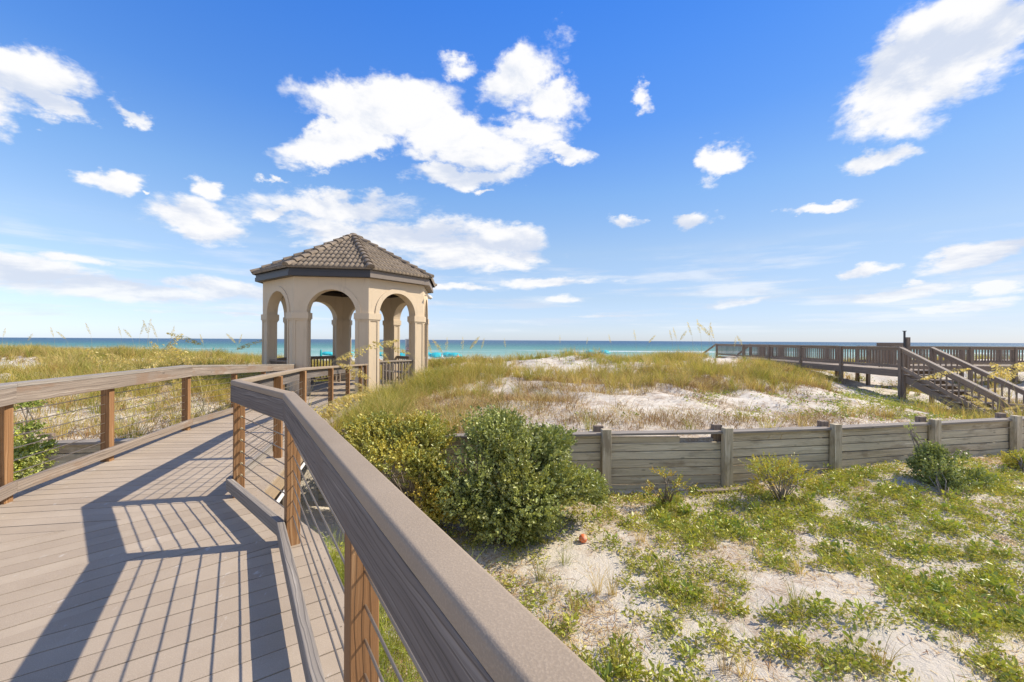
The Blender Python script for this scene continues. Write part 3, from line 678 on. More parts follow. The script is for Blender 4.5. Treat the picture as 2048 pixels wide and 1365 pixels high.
# tiles
ER = 3.24; EC = octo(ER); NR = 9; TS = .155
for k in range(8):
    a, b = Vector((*EC[k], ZE)), Vector((*EC[(k+1) % 8], ZE)); ap = Vector((GC.x, GC.y, AP-.02)); mid = (a+b)/2; e = (b-a).normalized(); up = (ap-mid).normalized(); nrm = e.cross(up).normalized()
    if nrm.z < 0: nrm = -nrm
    Wd, T = (b-a).length/2, (ap-mid).length; vs, fs = [], []; sub = 8; NU = int(Wd/(TS/sub))+2
    for r in range(NR):
        t0, t1 = T*r/NR, T*(r+1)/NR; w0, w1 = Wd*(1-t0/T), Wd*max(0, 1-t1/T)
        jit = rng.uniform(-.006, .006)
        for row, (t_, ww, lift, scl) in enumerate(((t0, w0, .0, 0), (t0, w0, .036, 1), (t1, w1, .010, 1))):
            for q in range(-NU, NU+1):
                u = max(-ww, min(ww, q*TS/sub)); wv_ = (.5+.5*math.cos(2*PI*u/TS)); wv_ = wv_**.75*.046
                p = mid+e*u+up*(t_+(jit if row < 2 else 0))+nrm*((lift+wv_) if scl else (-.012 if r else -.02)); vs.append(tuple(p))
        n0 = r*3*(2*NU+1); m_ = 2*NU+1
        for row in range(2):
            for q in range(m_-1): s_ = n0+row*m_+q; fs.append((s_, s_+1, s_+m_+1, s_+m_))
    me_o = mesh_np('roof_tiles', vs, fs, M['tile']); me_o.data.transform(Matrix.Translation(-Vector(world_loc(gz)))); me_o.parent = gz
for k in range(8):
    c0 = Vector((*octo(3.26)[k], ZE+.045)); c1 = Vector((GC.x, GC.y, AP+.03)); d = (c1-c0); Lh = d.length; d.normalize(); sd = d.cross(Vector((0, 0, 1))).normalized(); up = sd.cross(d); mb = MB(); nt = 10
    for q in range(nt):
        s0, s1 = Lh*q/nt-.01, Lh*(q+1)/nt+.03; rings = []
        for s_, r_, h_ in ((s0, .125, .05), (s1, .095, .02)):
            rings.append([c0+d*s_+sd*(-math.cos(PI*t_/8))*r_+up*(math.sin(PI*t_/8)*r_*.85+h_-.05) for t_ in range(9)])
        for t_ in range(8): mb.face([rings[0][t_], rings[0][t_+1], rings[1][t_+1], rings[1][t_]][::-1])
        mb.face([p for p in rings[0]])
    ob = mb.build('ridge_tiles', M['tile'], gz); weld(ob)
mb = MB(); mb.tube([(GC.x, GC.y, AP-.06), (GC.x, GC.y, AP+.07), (GC.x, GC.y, AP+.10)], [.17, .12, .03], 10); mb.build('roof_peak', M['tile'], gz, smooth=True)
# floodlight under the eave
p = Vector(SP(3, .18, r2w(1.62), -.03)); mb = MB(); mb.tube([p, p+Vector((.12, -.02, .0))], .03, 8); mb.tube([p+Vector((.10, -.02, .02)), p+Vector((.17, -.10, -.05)), p+Vector((.20, -.15, -.09))], [.03, .06, .065], 10)
mb.tube([p+Vector((.10, .02, .02)), p+Vector((.18, .08, -.05)), p+Vector((.21, .12, -.09))], [.03, .06, .065], 10); mb.build('floodlight', M['pvc'], gz, smooth=True)
# balustrades between the piers: all sides except the entry (side 1) and the beach exit (side 5)
for i in (0, 2, 3, 4, 6, 7):
    rt = empty('balustrade', SP(i, SL/2, ZF, .15), {0: 'left front', 2: 'sunlit', 3: 'right end', 4: 'right back', 6: 'dark far', 7: 'left back'}[i]+' timber balustrade filling one arch of the gazebo', 'balustrade', 'balustrades in the gazebo arches')
    mb = MB(); mb.beam(SP(i, PW+.02, ZF+1.05, .12), SP(i, SL-PW-.02, ZF+1.05, .12), .14, .045); mb.beam(SP(i, PW+.02, ZF+.985, .12), SP(i, SL-PW-.02, ZF+.985, .12), .04, .08); mb.build('top_rail', M['tread'] if i in (2, 3) else M['brown'], rt, bevel=.004)  # the two sun-facing sides get the wood with sunlight in its colour
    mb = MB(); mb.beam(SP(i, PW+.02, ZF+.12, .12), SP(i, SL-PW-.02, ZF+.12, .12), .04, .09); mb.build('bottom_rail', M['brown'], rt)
    for k in range(11): mb = MB(); s_ = PW+.02+(SL-2*PW-.04)*(k+.5)/11; mb.beam(SP(i, s_, ZF+.075, .085), SP(i, s_, ZF+1.02, .085), .036, .036, up=(1, 0, 0)); mb.build('baluster', M['tread'] if i in (2, 3) else M['brown'], rt)  # balusters on the sun-facing sides lightened the same way, sun painted in
# benches inside
for i, lb in ((6, 'brown timber bench by the dark far balustrade inside the gazebo'), (4, 'brown timber bench at the right back inside the gazebo')):
    rt = empty('bench', SP(i, SL/2, ZF, .75), lb, 'bench')
    mb = MB()
    for d in (.45, .57, .69, .81): mb.beam(SP(i, .45, ZF+.44, d), SP(i, SL-.45, ZF+.44, d), .1, .035)
    mb.build('seat', M['tread'], rt)
    for s_ in (.55, SL-.55):
        for d in (.48, .78): mb = MB(); mb.beam(SP(i, s_, ZF+.004, d), SP(i, s_, ZF+.42, d), .08, .08, up=(1, 0, 0)); mb.build('leg', M['brown'], rt)

# ------------------------------------------------------------------ retaining wall
WT = r2w(-1.57)
def wall_run(x0, x1, label, posts):
    rt = empty('retaining_wall', (x0, float(wallY(x0)), G(x0, wallY(x0)-.3)), label, 'retaining wall')
    stations = [x0]+[p for p in posts if x0 < p < x1]+[x1]
    for a, b in zip(stations[:-1], stations[1:]):
        A, B = Vector((a, wallY(a), 0)), Vector((b, wallY(b), 0)); mb = MB(); nb = 8
        for k in range(nb):
            z = WT-.045-.072-k*.143; jy = random.uniform(-.008, .008); ja = random.uniform(-.008, .008)
            if z < min(G(a, wallY(a)-.2), G(b, wallY(b)-.2))-.2: break
            if k == 0 and 1.5 < a < 1.7: mb.beam(A+Vector((0, jy, z+ja-.012)), A.lerp(B, .62)+Vector((0, jy, z-.03)), .045, .11); continue
            mb.beam(A+Vector((0, jy, z+ja)), B+Vector((0, jy, z-ja*.5)), .045, .131)
        mb.build('board_panel', M['grey'], rt, bevel=.004)
        mb = MB(); mb.beam(A+Vector((.06, .0, WT-.02+random.uniform(-.006, .006))), B+Vector((-.06, 0, WT-.02+random.uniform(-.006, .006))), .20, .04); mb.build('cap_board', M['toe'], rt, bevel=.005)
    for p in posts:
        if not (x0-.01 <= p <= x1+.01): continue
        y = float(wallY(p)); gzv = G(p, y-.3); rz = math.atan2(float(wallY(p+.3)-wallY(p-.3)), .6)
        mb = MB(); mb.box((p, y-.105, gzv-.3), .155, .115, WT+.075-gzv+.3, rz); mb.build('post', M['grey'], rt, bevel=.006)
        mb = MB(); mb.box((p-.09, y+.09, gzv), .16, .10, WT+.095-gzv, rz); mb.build('back_post', M['brown'], rt, bevel=.006)
    return rt
wall_run(-3.1, 15.2, 'long bleached board retaining wall on the right holding back the sandy dune', [-2.6, -.5, 1.6, 3.74, 5.92, 8.26, 10.4, 12.7, 15])
wall_run(-9.0, -5.2, 'short dark retaining wall behind the left railing', [-9, -7.04, -5.3])

# ------------------------------------------------------------------ far walkway and stairs
X0, X1 = 17.5, 18.95; ZW = r2w(-1.24); ZH = r2w(-.20)
wk = empty('beach_walkover', (X0, 20, G(X0, 20)), 'dark brown timber walkway on posts crossing the dune at right', 'walkway')
# leg running away to the beach, and a wing to the right
mb = MB(); planks(mb, ccw([(X0, 18.5), (X1, 18.5), (X1, 22.0), (X1, 35.5), (X0, 35.5)]), 0.0, .14, .008, .035, lambda x, y: ZW); weld(mb.build('decking', M['tread'], wk))
mb = MB(); planks(mb, ccw([(X1+.01, 22.3), (33, 22.3), (33, 23.9), (X1+.01, 23.9)]), PI/2, .14, .008, .035, lambda x, y: ZW); weld(mb.build('decking', M['tread'], wk))
def bm_(a, b, wd, ht, name='beam', m_='brown'): mb = MB(); mb.beam(a, b, wd, ht); return mb.build(name, M[m_], wk, bevel=.004)
bm_((X0+.02, 18.5, ZW-.17), (X0+.02, 35.5, ZW-.17), .05, .30); bm_((X1-.02, 18.5, ZW-.17), (X1-.02, 35.5, ZW-.17), .05, .26)
bm_((X0+.02, 18.5, ZW-.42), (X1, 18.5, ZW-.42), .07, .2)
bm_((X1, 22.33, ZW-.17), (33, 22.33, ZW-.17), .05, .26); bm_((X1, 23.87, ZW-.17), (33, 23.87, ZW-.17), .05, .26)
bal_all = []
def rail_line(a, b, posts, zb=ZW, zh=ZH):
    a, b = Vector((*a, 0)), Vector((*b, 0)); d = (b-a); L = d.length; d.normalize()
    bm_(a+Vector((0, 0, zh-.02)), b+Vector((0, 0, zh-.02)), .14, .04, 'top_rail', 'tread'); bm_(a+Vector((0, 0, zh-.105)), b+Vector((0, 0, zh-.105)), .045, .13, 'side_rail')
    bm_(a+Vector((0, 0, zb+.16)), b+Vector((0, 0, zb+.16)), .045, .13, 'bottom_rail')
    for t_ in posts:
        p = a+d*t_; g_ = G(p.x, p.y)-.2; mb = MB(); mb.box((p.x, p.y, g_), .14, .14, zh-.04-g_); mb.build('post', M['brown'], wk, bevel=.005)
    n = int(L/.165)
    for k in range(n):
        p = a+d*((k+.5)*L/n); bal_all.append((p, zb+.10, zh-.05, math.hypot(p.x, p.y)))
rail_line((X0, 18.55), (X0, 35.5), (0.0, 3.5, 6.6, 9.7, 12.8, 16.9))
rail_line((X1, 24.2), (X1, 33), (0, 3, 6, 8.8)); rail_line((X1+.1, 22.3), (33, 22.3), (0.1, 2.2, 5.6, 8, 11, 14)); rail_line((X1+1.0, 23.95), (33, 23.95), (0, 3, 6, 9, 13))
bal_all.sort(key=lambda q: q[3])
for p, z0, z1, _ in bal_all[:100]: mb = MB(); mb.box((p.x, p.y, z0), .04, .04, z1-z0); mb.build('baluster', M['brown'], wk)
mb = MB()
for p, z0, z1, _ in bal_all[100:]: mb.box((p.x, p.y, z0), .04, .04, z1-z0)
tag(mb.build('balusters', M['brown'], wk), kind='stuff')
# sloping end braces at the beach end, tall gate box and post
bm_((X0, 35.5, ZH-.02), (X0-.4, 37.4, ZH-1.0), .10, .12, 'end_rail'); bm_((X1, 33, ZH-.02), (X1, 34.8, ZH-.9), .10, .12, 'end_rail')
gt_ = empty('gate', (18.6, 19.6, ZW), 'tall boarded timber gate with a post rising over the walkway railing', 'gate')
mb = MB()
for k in range(11): mb.box((17.62+k*.13, 19.9, ZW+.06), .045, .045, 1.12)
mb.build('picket', M['brown'], gt_)
mb = MB(); mb.beam((17.50, 19.9, ZH+.10), (19.0, 19.9, ZH+.10), .06, .16); mb.beam((17.6, 19.9, ZW+.14), (18.95, 19.9, ZW+.14), .05, .12); mb.build('frame', M['brown'], gt_, bevel=.01)
tall = W(1809, 662, 18.9); mb = MB(); mb.box((tall.x, 18.9, ZW), .055, .055, tall.z-ZW-.03); mb.box((tall.x, 18.9, tall.z-.03), .11, .09, .03); mb.build('marker_post', M['fascia'], gt_)
mb = MB(); mb.box((tall.x+.14, 18.9, ZW), .14, .14, W(1816, 675, 18.9).z-ZW); mb.build('post', M['brown'], gt_, bevel=.005)
# stairs coming down towards the camera
st = empty('staircase', (18, 15.5, G(18, 15)), 'dark brown timber staircase coming down from the walkway behind the wall', 'staircase')
NS = 9; Y0s, Y1s = 18.5, 14.95; dz = 1.66/NS; dy = (Y0s-Y1s)/NS
for k in range(NS):
    y = Y0s-dy*(k+.5); z = ZW-dz*(k+1); mb = MB(); mb.beam((X0-.05, y, z), (X1-.15, y, z), dy*1.05, .045); mb.build('tread', M['tread'], st, bevel=.004)
    mb = MB(); mb.beam((X0+.10, y, z-.14), (X0+.10, y-.001-dy*.9, z-.14), .05, .22); mb.build('step_block', M['brown'], st)
for x, nm in ((X0+.06, 'a'), (X1-.2, 'b')):
    mb = MB(); mb.beam((x, Y0s+.02, ZW-.36), (x, Y1s, ZW-1.66-.24), .06, .30); mb.build('stringer', M['brown'], st)
hs_ = 1.62/(Y0s-Y1s)
for x, ext in ((X0-.08, 0), (X1-.12, 0)):
    A, B = Vector((x, Y0s+.1, ZH-.02)), Vector((x, Y1s-.25, ZH-.02-1.62*1.08))
    mb = MB(); mb.beam(A, B, .16, .04); mb.build('handrail', M['tread'], st, bevel=.004)
    mb = MB(); mb.beam(A-Vector((0, 0, .11)), B-Vector((0, 0, .11)), .045, .16); mb.build('side_rail', M['brown'], st)
    mb = MB(); mb.beam(A-Vector((0, 0, .88)), B-Vector((0, 0, .88)), .05, .15); mb.build('lower_rail', M['brown'], st)
    nb = 17
    for k in range(nb): p = A.lerp(B, (k+.6)/nb); mb = MB(); mb.box((p.x, p.y, p.z-.92), .04, .04, .84); mb.build('baluster', M['brown'], st)
    for p in (A, B.lerp(A, .02)): g_ = G(p.x, p.y)-.2; mb = MB(); mb.box((p.x, p.y, min(g_, p.z-1.0)), .13, .13, p.z-.03-min(g_, p.z-1.0)); mb.build('newel_post', M['brown'], st, bevel=.005)
mb = MB(); mb.beam((17.4, 14.5, r2w(-2.22)), (22, 14.0, r2w(-2.30)), .05, .14); mb.beam((17.4, 14.5, r2w(-2.14)), (22, 14.0, r2w(-2.22)), .14, .04)
mb.build('lower_railing', M['brown'], st)
for k in range(12): mb = MB(); x = 17.7+k*.36; y = 14.5-.11*(x-17.4)/.99; mb.box((x, y, r2w(-3.0)), .04, .04, .78); mb.build('baluster', M['brown'], st)
# ------------------------------------------------------------------ vegetation
def proj(x, y, z):
    u = x/y*FPX; v = HZ-(z-EYE)/y*FPX; c, s = math.cos(RHO), math.sin(RHO)
    return 1024+u*c-v*s, 682.5+u*s+v*c
def blades(root, h, az, lean, wd, col, segs=3):
    """curved tapering grass blades, one strip each; everything is an array over blades"""
    n = len(root); t = np.linspace(0, 1, segs+1)[None, :, None]
    d = np.stack([np.cos(az), np.sin(az), np.zeros(n)], 1)[:, None]; fa = rng.uniform(0, 2*PI, n); side = np.stack([np.cos(fa), np.sin(fa), np.zeros(n)], 1)[:, None]
    H = h[:, None, None]; L = lean[:, None, None]
    c = root[:, None]+d*H*L*t**2+np.array([0, 0, 1.])*H*(t-.38*np.minimum(L, 1.4)*t**2.4)
    w_ = wd[:, None, None]*(1-t)**.6*.5+.0004
    V = np.stack([c-side*w_, c+side*w_], 2).reshape(-1, 3); m = (segs+1)*2
    b = (np.arange(n)*m)[:, None]; k = np.arange(segs)[None]*2
    F = np.stack([b+k, b+k+1, b+k+3, b+k+2], -1).reshape(-1, 4)
    tone = np.repeat(col, m, 0); return V, F, tone
def leaves(pos, dirv, ln, wd, col, fold=.25):
    """one folded diamond leaf per entry, pointing along dirv"""
    n = len(pos); d = dirv/np.linalg.norm(dirv, axis=1, keepdims=True); r = rng.normal(size=(n, 3)); r[:, 2] *= .4
    s = np.cross(d, r); s /= np.linalg.norm(s, axis=1, keepdims=True); nn = np.cross(s, d); nn *= np.sign(nn[:, 2:3]+1e-9); ln = ln[:, None]; wd = wd[:, None]
    V = np.stack([pos, pos+d*ln*.30+s*wd*.42+nn*wd*fold, pos+d*ln*.72+s*wd*.40+nn*wd*fold, pos+d*ln, pos+d*ln*.72-s*wd*.40+nn*wd*fold, pos+d*ln*.30-s*wd*.42+nn*wd*fold], 1).reshape(-1, 3)
    b = (np.arange(n)*6)[:, None]; F = np.concatenate([b+np.array([[0, 1, 2, 3]]), b+np.array([[0, 3, 4, 5]])], 0)
    return V, F, np.repeat(col, 6, 0)
def merge(parts):
    V, F, C, o = [], [], [], 0
    for v, f, c in parts: V.append(v); F.append(f+o); C.append(c); o += len(v)
    return np.concatenate(V), np.concatenate(F), np.concatenate(C)
def pal(n, cols, wts, var=.18):
    c = np.array(cols)[rng.choice(len(cols), n, p=np.array(wts)/sum(wts))]; return c*rng.uniform(1-var, 1+var, (n, 1))
GRN, OLV, YEL, STR, BRN, DBR = (.22, .27, .05), (.42, .38, .09), (.62, .50, .15), (.66, .50, .25), (.40, .24, .11), (.22, .12, .06)
def gauss(px, py, hints):
    d = np.zeros_like(px)
    for hx, hy, rx, ry, wt in hints: d += wt*np.exp(-((px-hx)/rx)**2-((py-hy)/ry)**2)
    return d
# --- dune behind the wall
N = 76000
cx = rng.uniform(-34, 40, N); cy = rng.uniform(5.5, 37, N); wy = wallY(cx); keep = (cy > wy+.25)
cx, cy = cx[keep], cy[keep]; cz = Hz(cx, cy); px, py = proj(cx, cy, cz)
nz = lattice(cx, cy, 1.3, 21)+lattice(cx, cy, .5, 22)*.7
dl = np.interp(px, [-300, 0, 400, 700, 860, 1000, 1100, 1300, 1500, 1620, 1700, 1900, 2100, 2600], [1, 1, 1, .95, .95, .85, .55, .55, .75, .5, .30, .25, .3, .3])
dens_ = dl.copy()
dens_ += gauss(px, py, [(35, 735, 60, 18, -1.5), (250, 722, 40, 10, -.5), (150, 835, 90, 18, -.55), (420, 800, 70, 25, .3), (250, 770, 200, 26, .5), (1080, 733, 110, 13, -1.1), (1200, 735, 60, 9, -.6), (1440, 722, 60, 14, -1.2), (1160, 815, 110, 30, -.45), (1340, 815, 170, 34, -.75), (1550, 820, 150, 40, -.8), (1700, 800, 130, 30, -.5),
     (1250, 762, 210, 22, .6), (1500, 760, 150, 26, .9), (1230, 700, 120, 12, .7), (1350, 708, 90, 12, 1.0), (1000, 720, 60, 10, .2), (900, 760, 90, 30, .5), (850, 820, 150, 24, .2), (1190, 845, 26, 22, .5), (1280, 790, 22, 30, .6), (1300, 840, 20, 25, .5), (960, 825, 160, 30, .75), (1110, 800, 60, 34, .55), (1150, 850, 80, 14, .6), (1230, 820, 26, 34, .6), (1340, 845, 60, 14, .5), (1700, 835, 160, 20, .4), (1460, 845, 110, 14, .6), (1400, 790, 30, 26, .7), (1500, 830, 36, 22, .55), (1230, 770, 40, 24, .4), (1600, 800, 40, 16, .5), (780, 855, 60, 14, -.9), (1640, 775, 30, 20, .4)])
infoot = (np.hypot(cx-GC.x, cy-GC.y) < 3.15)
dxl = np.array([[zdeck(a, b) for a, b in [(0, 0)]]])
xr_ = np.interp(cy, [p[1] for p in RE], [p[0] for p in RE]); xl_ = np.interp(cy, [p[1] for p in LE], [p[0] for p in LE]); ondeck = (cx > xl_-.02) & (cx < xr_+.02) & (cy < 13.2)
onwalk = ((cx > 17.3) & (cx < 19.2) & (cy > 14.5))
near = np.clip(1.1-(cy-8)/60, .45, 1)
p_ = np.clip(dens_+nz*.9, 0, 1.5)**1.35*.34*near
ok = (rng.uniform(0, 1, len(cx)) < p_) & ~infoot & ~ondeck & ~onwalk
cx, cy, cz, px, py = cx[ok], cy[ok], cz[ok], px[ok], py[ok]
# kind of clump: green-yellow upright grass, or brown matted thatch low on the slope
brown = np.clip(gauss(px, py, [(930, 820, 240, 30, .95), (1130, 830, 140, 44, .9), (1080, 780, 90, 20, .4), (1350, 830, 200, 45, .8), (1700, 830, 250, 60, .6), (250, 850, 200, 40, .7), (1250, 770, 260, 18, .25), (1300, 712, 90, 8, .3)])+lattice(cx, cy, 2.2, 31)*.6+.08, 0, .95)
isb = rng.uniform(0, 1, len(cx)) < brown
def clump_field(cx, cy, cz, nb, spread, hlo, hhi, lean_, wd, cols, wts, segs, cvar=.2, far=True):
    n = len(cx); k = np.repeat(np.arange(n), nb); m = len(k); r = spread*np.sqrt(rng.uniform(0, 1, m))*np.repeat(rng.uniform(.6, 1.4, n), nb); a = rng.uniform(0, 2*PI, m)
    x = cx[k]+r*np.cos(a); y = cy[k]+r*np.sin(a); root = np.stack([x, y, cz[k]-.03], 1)
    hs_ = np.repeat(rng.uniform(.7, 1.25, n), nb)*rng.uniform(hlo, hhi, m)
    az_ = a+rng.normal(0, .7, m); dist = np.hypot(x, y)
    base = (pal(n, cols, wts, .1)*rng.uniform(.6, 1.25, (n, 1)))[k]; tone = base*.6+pal(m, cols, wts, cvar)*.4
    return blades(root, hs_, az_, rng.uniform(*lean_, m), np.full(m, wd)*np.clip(dist/11, 1, 2.0)*rng.uniform(.7, 1.3, m), tone, segs)
tall = np.interp(cy, [7, 12, 20, 36], [.75, 1.0, 1.15, 1.15])
a_ = ~isb
g1_ = clump_field(cx[a_], cy[a_], cz[a_], 36, .14, .22, .66, (.15, .9), .0066, [GRN, OLV, YEL, STR, BRN], [.22, .28, .14, .20, .16], 3)
V, F, C_ = g1_; o = mesh_np('dune_grass', V, F, M['grass'], C_); tag(o, 'yellow-green dune grass growing in tufts over the dune behind the wall', 'grass', kind='stuff')
g2_ = clump_field(cx[isb], cy[isb], cz[isb], 44, .34, .10, .40, (.4, 1.6), .0075, [BRN, DBR, STR, OLV, YEL], [.36, .24, .24, .10, .06], 3)
V, F, C_ = g2_; o = mesh_np('dry_thatch', V, F, M['litter'], C_); tag(o, 'brown matted dead grass on the sandy slope above the wall', 'dead grass', kind='stuff')
# lush long grass round the gazebo piers and by the ramp
q = []
for (ax, ay, sx_, sy_, n) in ((-3.4, 11.2, .5, .9, 60), (-3.1, 13.2, .6, .6, 60), (-2.7, 14.6, .5, .8, 36), (-3.3, 9.4, .45, .8, 60), (-8.7, 13.0, .6, 1.2, 40), (-3.0, 8.0, .4, .5, 30)):
    q.append(np.stack([rng.normal(ax, sx_, n), rng.normal(ay, sy_, n)], 1))
q = np.concatenate(q); xr_ = np.interp(q[:, 1], [p[1] for p in RE], [p[0] for p in RE]); xl_ = np.interp(q[:, 1], [p[1] for p in LE], [p[0] for p in LE])
q = q[((q[:, 0] > xr_+.12) | (q[:, 0] < xl_-.12) | (q[:, 1] > 13)) & (np.hypot(q[:, 0]-GC.x, q[:, 1]-GC.y) > 3.05)]
V, F, C_ = clump_field(q[:, 0], q[:, 1], Hz(q[:, 0], q[:, 1]), 46, .20, .35, .80, (.25, 1.2), .0062, [GRN, OLV, YEL, STR], [.30, .38, .20, .12], 5)
o = mesh_np('long_grass', V, F, M['grass'], C_); tag(o, 'long arching green grass crowding the gazebo piers and ramp edge', 'grass', kind='stuff')
# low dark green creeper by the walkway posts, leafy patches elsewhere on the dune
def leaf_field(x, y, z, nl, spread, hz_, ln, cols, wts, fold=.25, up=.5):
    n = len(x); k = np.repeat(np.arange(n), nl); m = len(k); a = rng.uniform(0, 2*PI, m); r = spread*np.sqrt(rng.uniform(0, 1, m))
    pos = np.stack([x[k]+r*np.cos(a), y[k]+r*np.sin(a), z[k]+rng.uniform(.004, 1, m)*hz_], 1)
    d = np.stack([np.cos(a), np.sin(a), rng.uniform(-.1, up, m)], 1)+rng.normal(0, .35, (m, 3)); L = ln*rng.uniform(.6, 1.25, m)
    base = pal(n, cols, wts, .1)[k]; return leaves(pos, d, L, L*rng.uniform(.38, .55, m), base*.5+pal(m, cols, wts, .2)*.5, fold)
LG, LY, LD, LO = (.36, .43, .07), (.58, .56, .10), (.18, .25, .05), (.66, .50, .09)
N = 30000; x = rng.uniform(-14, 34, N); y = rng.uniform(7.3, 34, N); wy = wallY(x); z = Hz(x, y); px, py = proj(x, y, z)
dn = gauss(px, py, [(1780, 805, 120, 24, .75), (1900, 835, 90, 22, .6), (1700, 815, 60, 14, .4), (1420, 800, 24, 14, .5), (1500, 790, 40, 8, .35), (1180, 720, 130, 8, .5), (1960, 735, 120, 20, .3), (1550, 760, 80, 9, .3), (800, 842, 14, 8, .8), (760, 800, 16, 8, .5), (1600, 830, 120, 14, .22), (1250, 840, 60, 12, .2), (240, 830, 120, 20, .12)])
ok = (rng.uniform(0, 1, N) < np.clip(dn+lattice(x, y, .9, 41)*.35*(dn > .12), 0, 1)*np.clip(16/y, .3, 1)) & (y > wy+.3)
V, F, C_ = leaf_field(x[ok], y[ok], z[ok], 14, .16, .10, .065, [LG, LY, LD], [.45, .25, .3]); o = mesh_np('dune_creeper', V, F, M['leaf'], C_); tag(o, 'low green creeper lying on the dune sand by the walkway posts', 'creeper', kind='stuff')
# twigs and straw lying on the slope
def straws(x, y, z, ln, col, lift=.012):
    n = len(x); a = rng.uniform(0, 2*PI, n); L = ln*rng.uniform(.4, 1.3, n); d = np.stack([np.cos(a), np.sin(a), rng.normal(0, .10, n)], 1); s = np.stack([-np.sin(a), np.cos(a), np.zeros(n)], 1); w_ = rng.uniform(.0012, .0035, n)[:, None]*np.clip(np.hypot(x, y)/6, 1, 3)[:, None]
    c0 = np.stack([x, y, z+lift*rng.uniform(.2, 1.4, n)], 1); c1 = c0+d*L[:, None]*.5+s*rng.normal(0, .12, (n, 1))*L[:, None]; c2 = c0+d*L[:, None]
    V = np.stack([c0-s*w_, c0+s*w_, c1+s*w_, c1-s*w_, c2+s*w_*.5, c2-s*w_*.5], 1).reshape(-1, 3); b = (np.arange(n)*6)[:, None]
    return V, np.concatenate([b+np.array([[0, 1, 2, 3]]), b+np.array([[3, 2, 4, 5]])], 0), np.repeat(col, 6, 0)
N = 110000; x = rng.uniform(-12, 26, N); y = rng.uniform(7.2, 22, N); ok = (y > wallY(x)+.25) & (rng.uniform(0, 1, N) < np.clip(.65+(lattice(x, y, 1.1, 51)+lattice(x, y, .4, 52))*1.4, .03, 1)*np.clip(10/y, .2, 1)); x, y = x[ok], y[ok]
V, F, C_ = straws(x, y, Hz(x, y), .20, pal(len(x), [BRN, DBR, (.13, .08, .045), STR], [.32, .34, .26, .08]), .03)
o = mesh_np('slope_litter', V, F, M['litter'], C_); tag(o, 'brown stalks and dead runners scattered over the sandy slope', 'litter', kind='stuff')

# --- yard in front of the wall
N = 200000; x = rng.uniform(-2.2, 14, N); y = rng.uniform(1.7, 9.2, N); wy = wallY(x); ok = y < wy-.14; x, y = x[ok], y[ok]; z = Hz(x, y); px, py = proj(x, y, z)
inv_ = (px > 560) & (px < 2200) & (py < 1480); x, y, z, px, py = x[inv_], y[inv_], z[inv_], px[inv_], py[inv_]
GREEN = [(1480, 1060, 230, 48, .8), (1700, 1010, 240, 40, .6), (1310, 1060, 90, 40, .7), (1390, 1170, 80, 60, .75), (1450, 1210, 60, 40, .5), (1290, 1300, 110, 60, .95), (1420, 1330, 90, 40, .55), (1720, 1325, 160, 50, .95), (1620, 1200, 60, 30, .5), (1640, 1110, 120, 38, .7), (1800, 1190, 150, 50, .55), (1900, 1110, 180, 70, .6), (1950, 1260, 120, 70, .7), (1880, 1210, 60, 40, .5),
         (2010, 1020, 100, 60, .45), (1270, 1180, 40, 60, .4), (1560, 1290, 80, 26, .35), (1980, 1350, 90, 40, .6), (1380, 985, 70, 24, .5), (1660, 960, 80, 20, .5), (1560, 1230, 40, 20, .5), (1100, 1250, 60, 60, .2), (1990, 960, 90, 30, .6), (1730, 1260, 60, 22, .35)]
SAND = [(1420, 1105, 110, 26, -.8), (1600, 1190, 130, 26, -.9), (1780, 1280, 110, 28, -.9), (1700, 1175, 70, 26, -.9), (1480, 1260, 70, 30, -.55), (1240, 1230, 60, 60, -.5), (1980, 1060, 60, 30, -.4), (1750, 1050, 40, 14, -.6), (1500, 1340, 70, 20, -.5), (1170, 1120, 60, 60, -.6), (1560, 1075, 30, 14, -.3), (1760, 1345, 30, 30, -.2), (1870, 1330, 90, 30, -.6)]
dn = .26+gauss(px, py, GREEN)*.85+gauss(px, py, SAND)
dn = dn+(lattice(x, y, .8, 61)*.5+lattice(x, y, .24, 62)*1.5)*(.40+np.clip(dn, 0, 1))
u_ = rng.uniform(0, 1, len(x)); ok = u_ < np.clip(dn, 0, 1.2)**1.4*.25
V, F, C_ = leaf_field(x[ok], y[ok], z[ok], 9, .060, .05, .042, [LG, LY, LD, LO, (.48, .44, .13), STR], [.30, .34, .08, .05, .17, .06], .22, .8)
o = mesh_np('ground_cover', V, F, M['leaf'], C_); tag(o, 'bright green creeping leaves in patches over the sand in front of the wall', 'ground cover', kind='stuff')
ok = (u_ > .20) & (u_ < .20+np.clip(dn-.35, 0, 1)*.012)
V, F, C_ = leaf_field(x[ok], y[ok], z[ok], 22, .055, .15, .062, [LG, LY, LD], [.5, .3, .2], .2, 1.6)
o = mesh_np('weeds', V, F, M['leaf'], C_); tag(o, 'taller leafy weeds standing out of the creeping green cover', 'weeds', kind='stuff')
# fine fresh blades among the leaves
ok = u_ > 1-np.clip(.16+dn*.8, .03, 1)*.085
V, F, C_ = clump_field(x[ok], y[ok], z[ok], 9, .06, .05, .20, (.2, 1.2), .0035, [GRN, LG, YEL, STR], [.35, .3, .15, .2], 3)
o = mesh_np('yard_grass', V, F, M['grass'], C_); tag(o, 'thin grass blades dotted among the creeping leaves of the yard', 'grass', kind='stuff')
bz = np.clip(.35-dn*.4+lattice(x, y, .8, 71)*1.3+lattice(x, y, .25, 72)*.8, .02, 1); ok = rng.uniform(0, 1, len(x)) < bz*.95
V, F, C_ = straws(x[ok], y[ok], z[ok], .11, pal(ok.sum(), [BRN, STR, DBR, (.5, .36, .2)], [.35, .3, .15, .2]), .012)
o = mesh_np('straw_litter', V, F, M['litter'], C_); tag(o, 'fine brown straw and needles lying on the sand of the yard', 'litter', kind='stuff')
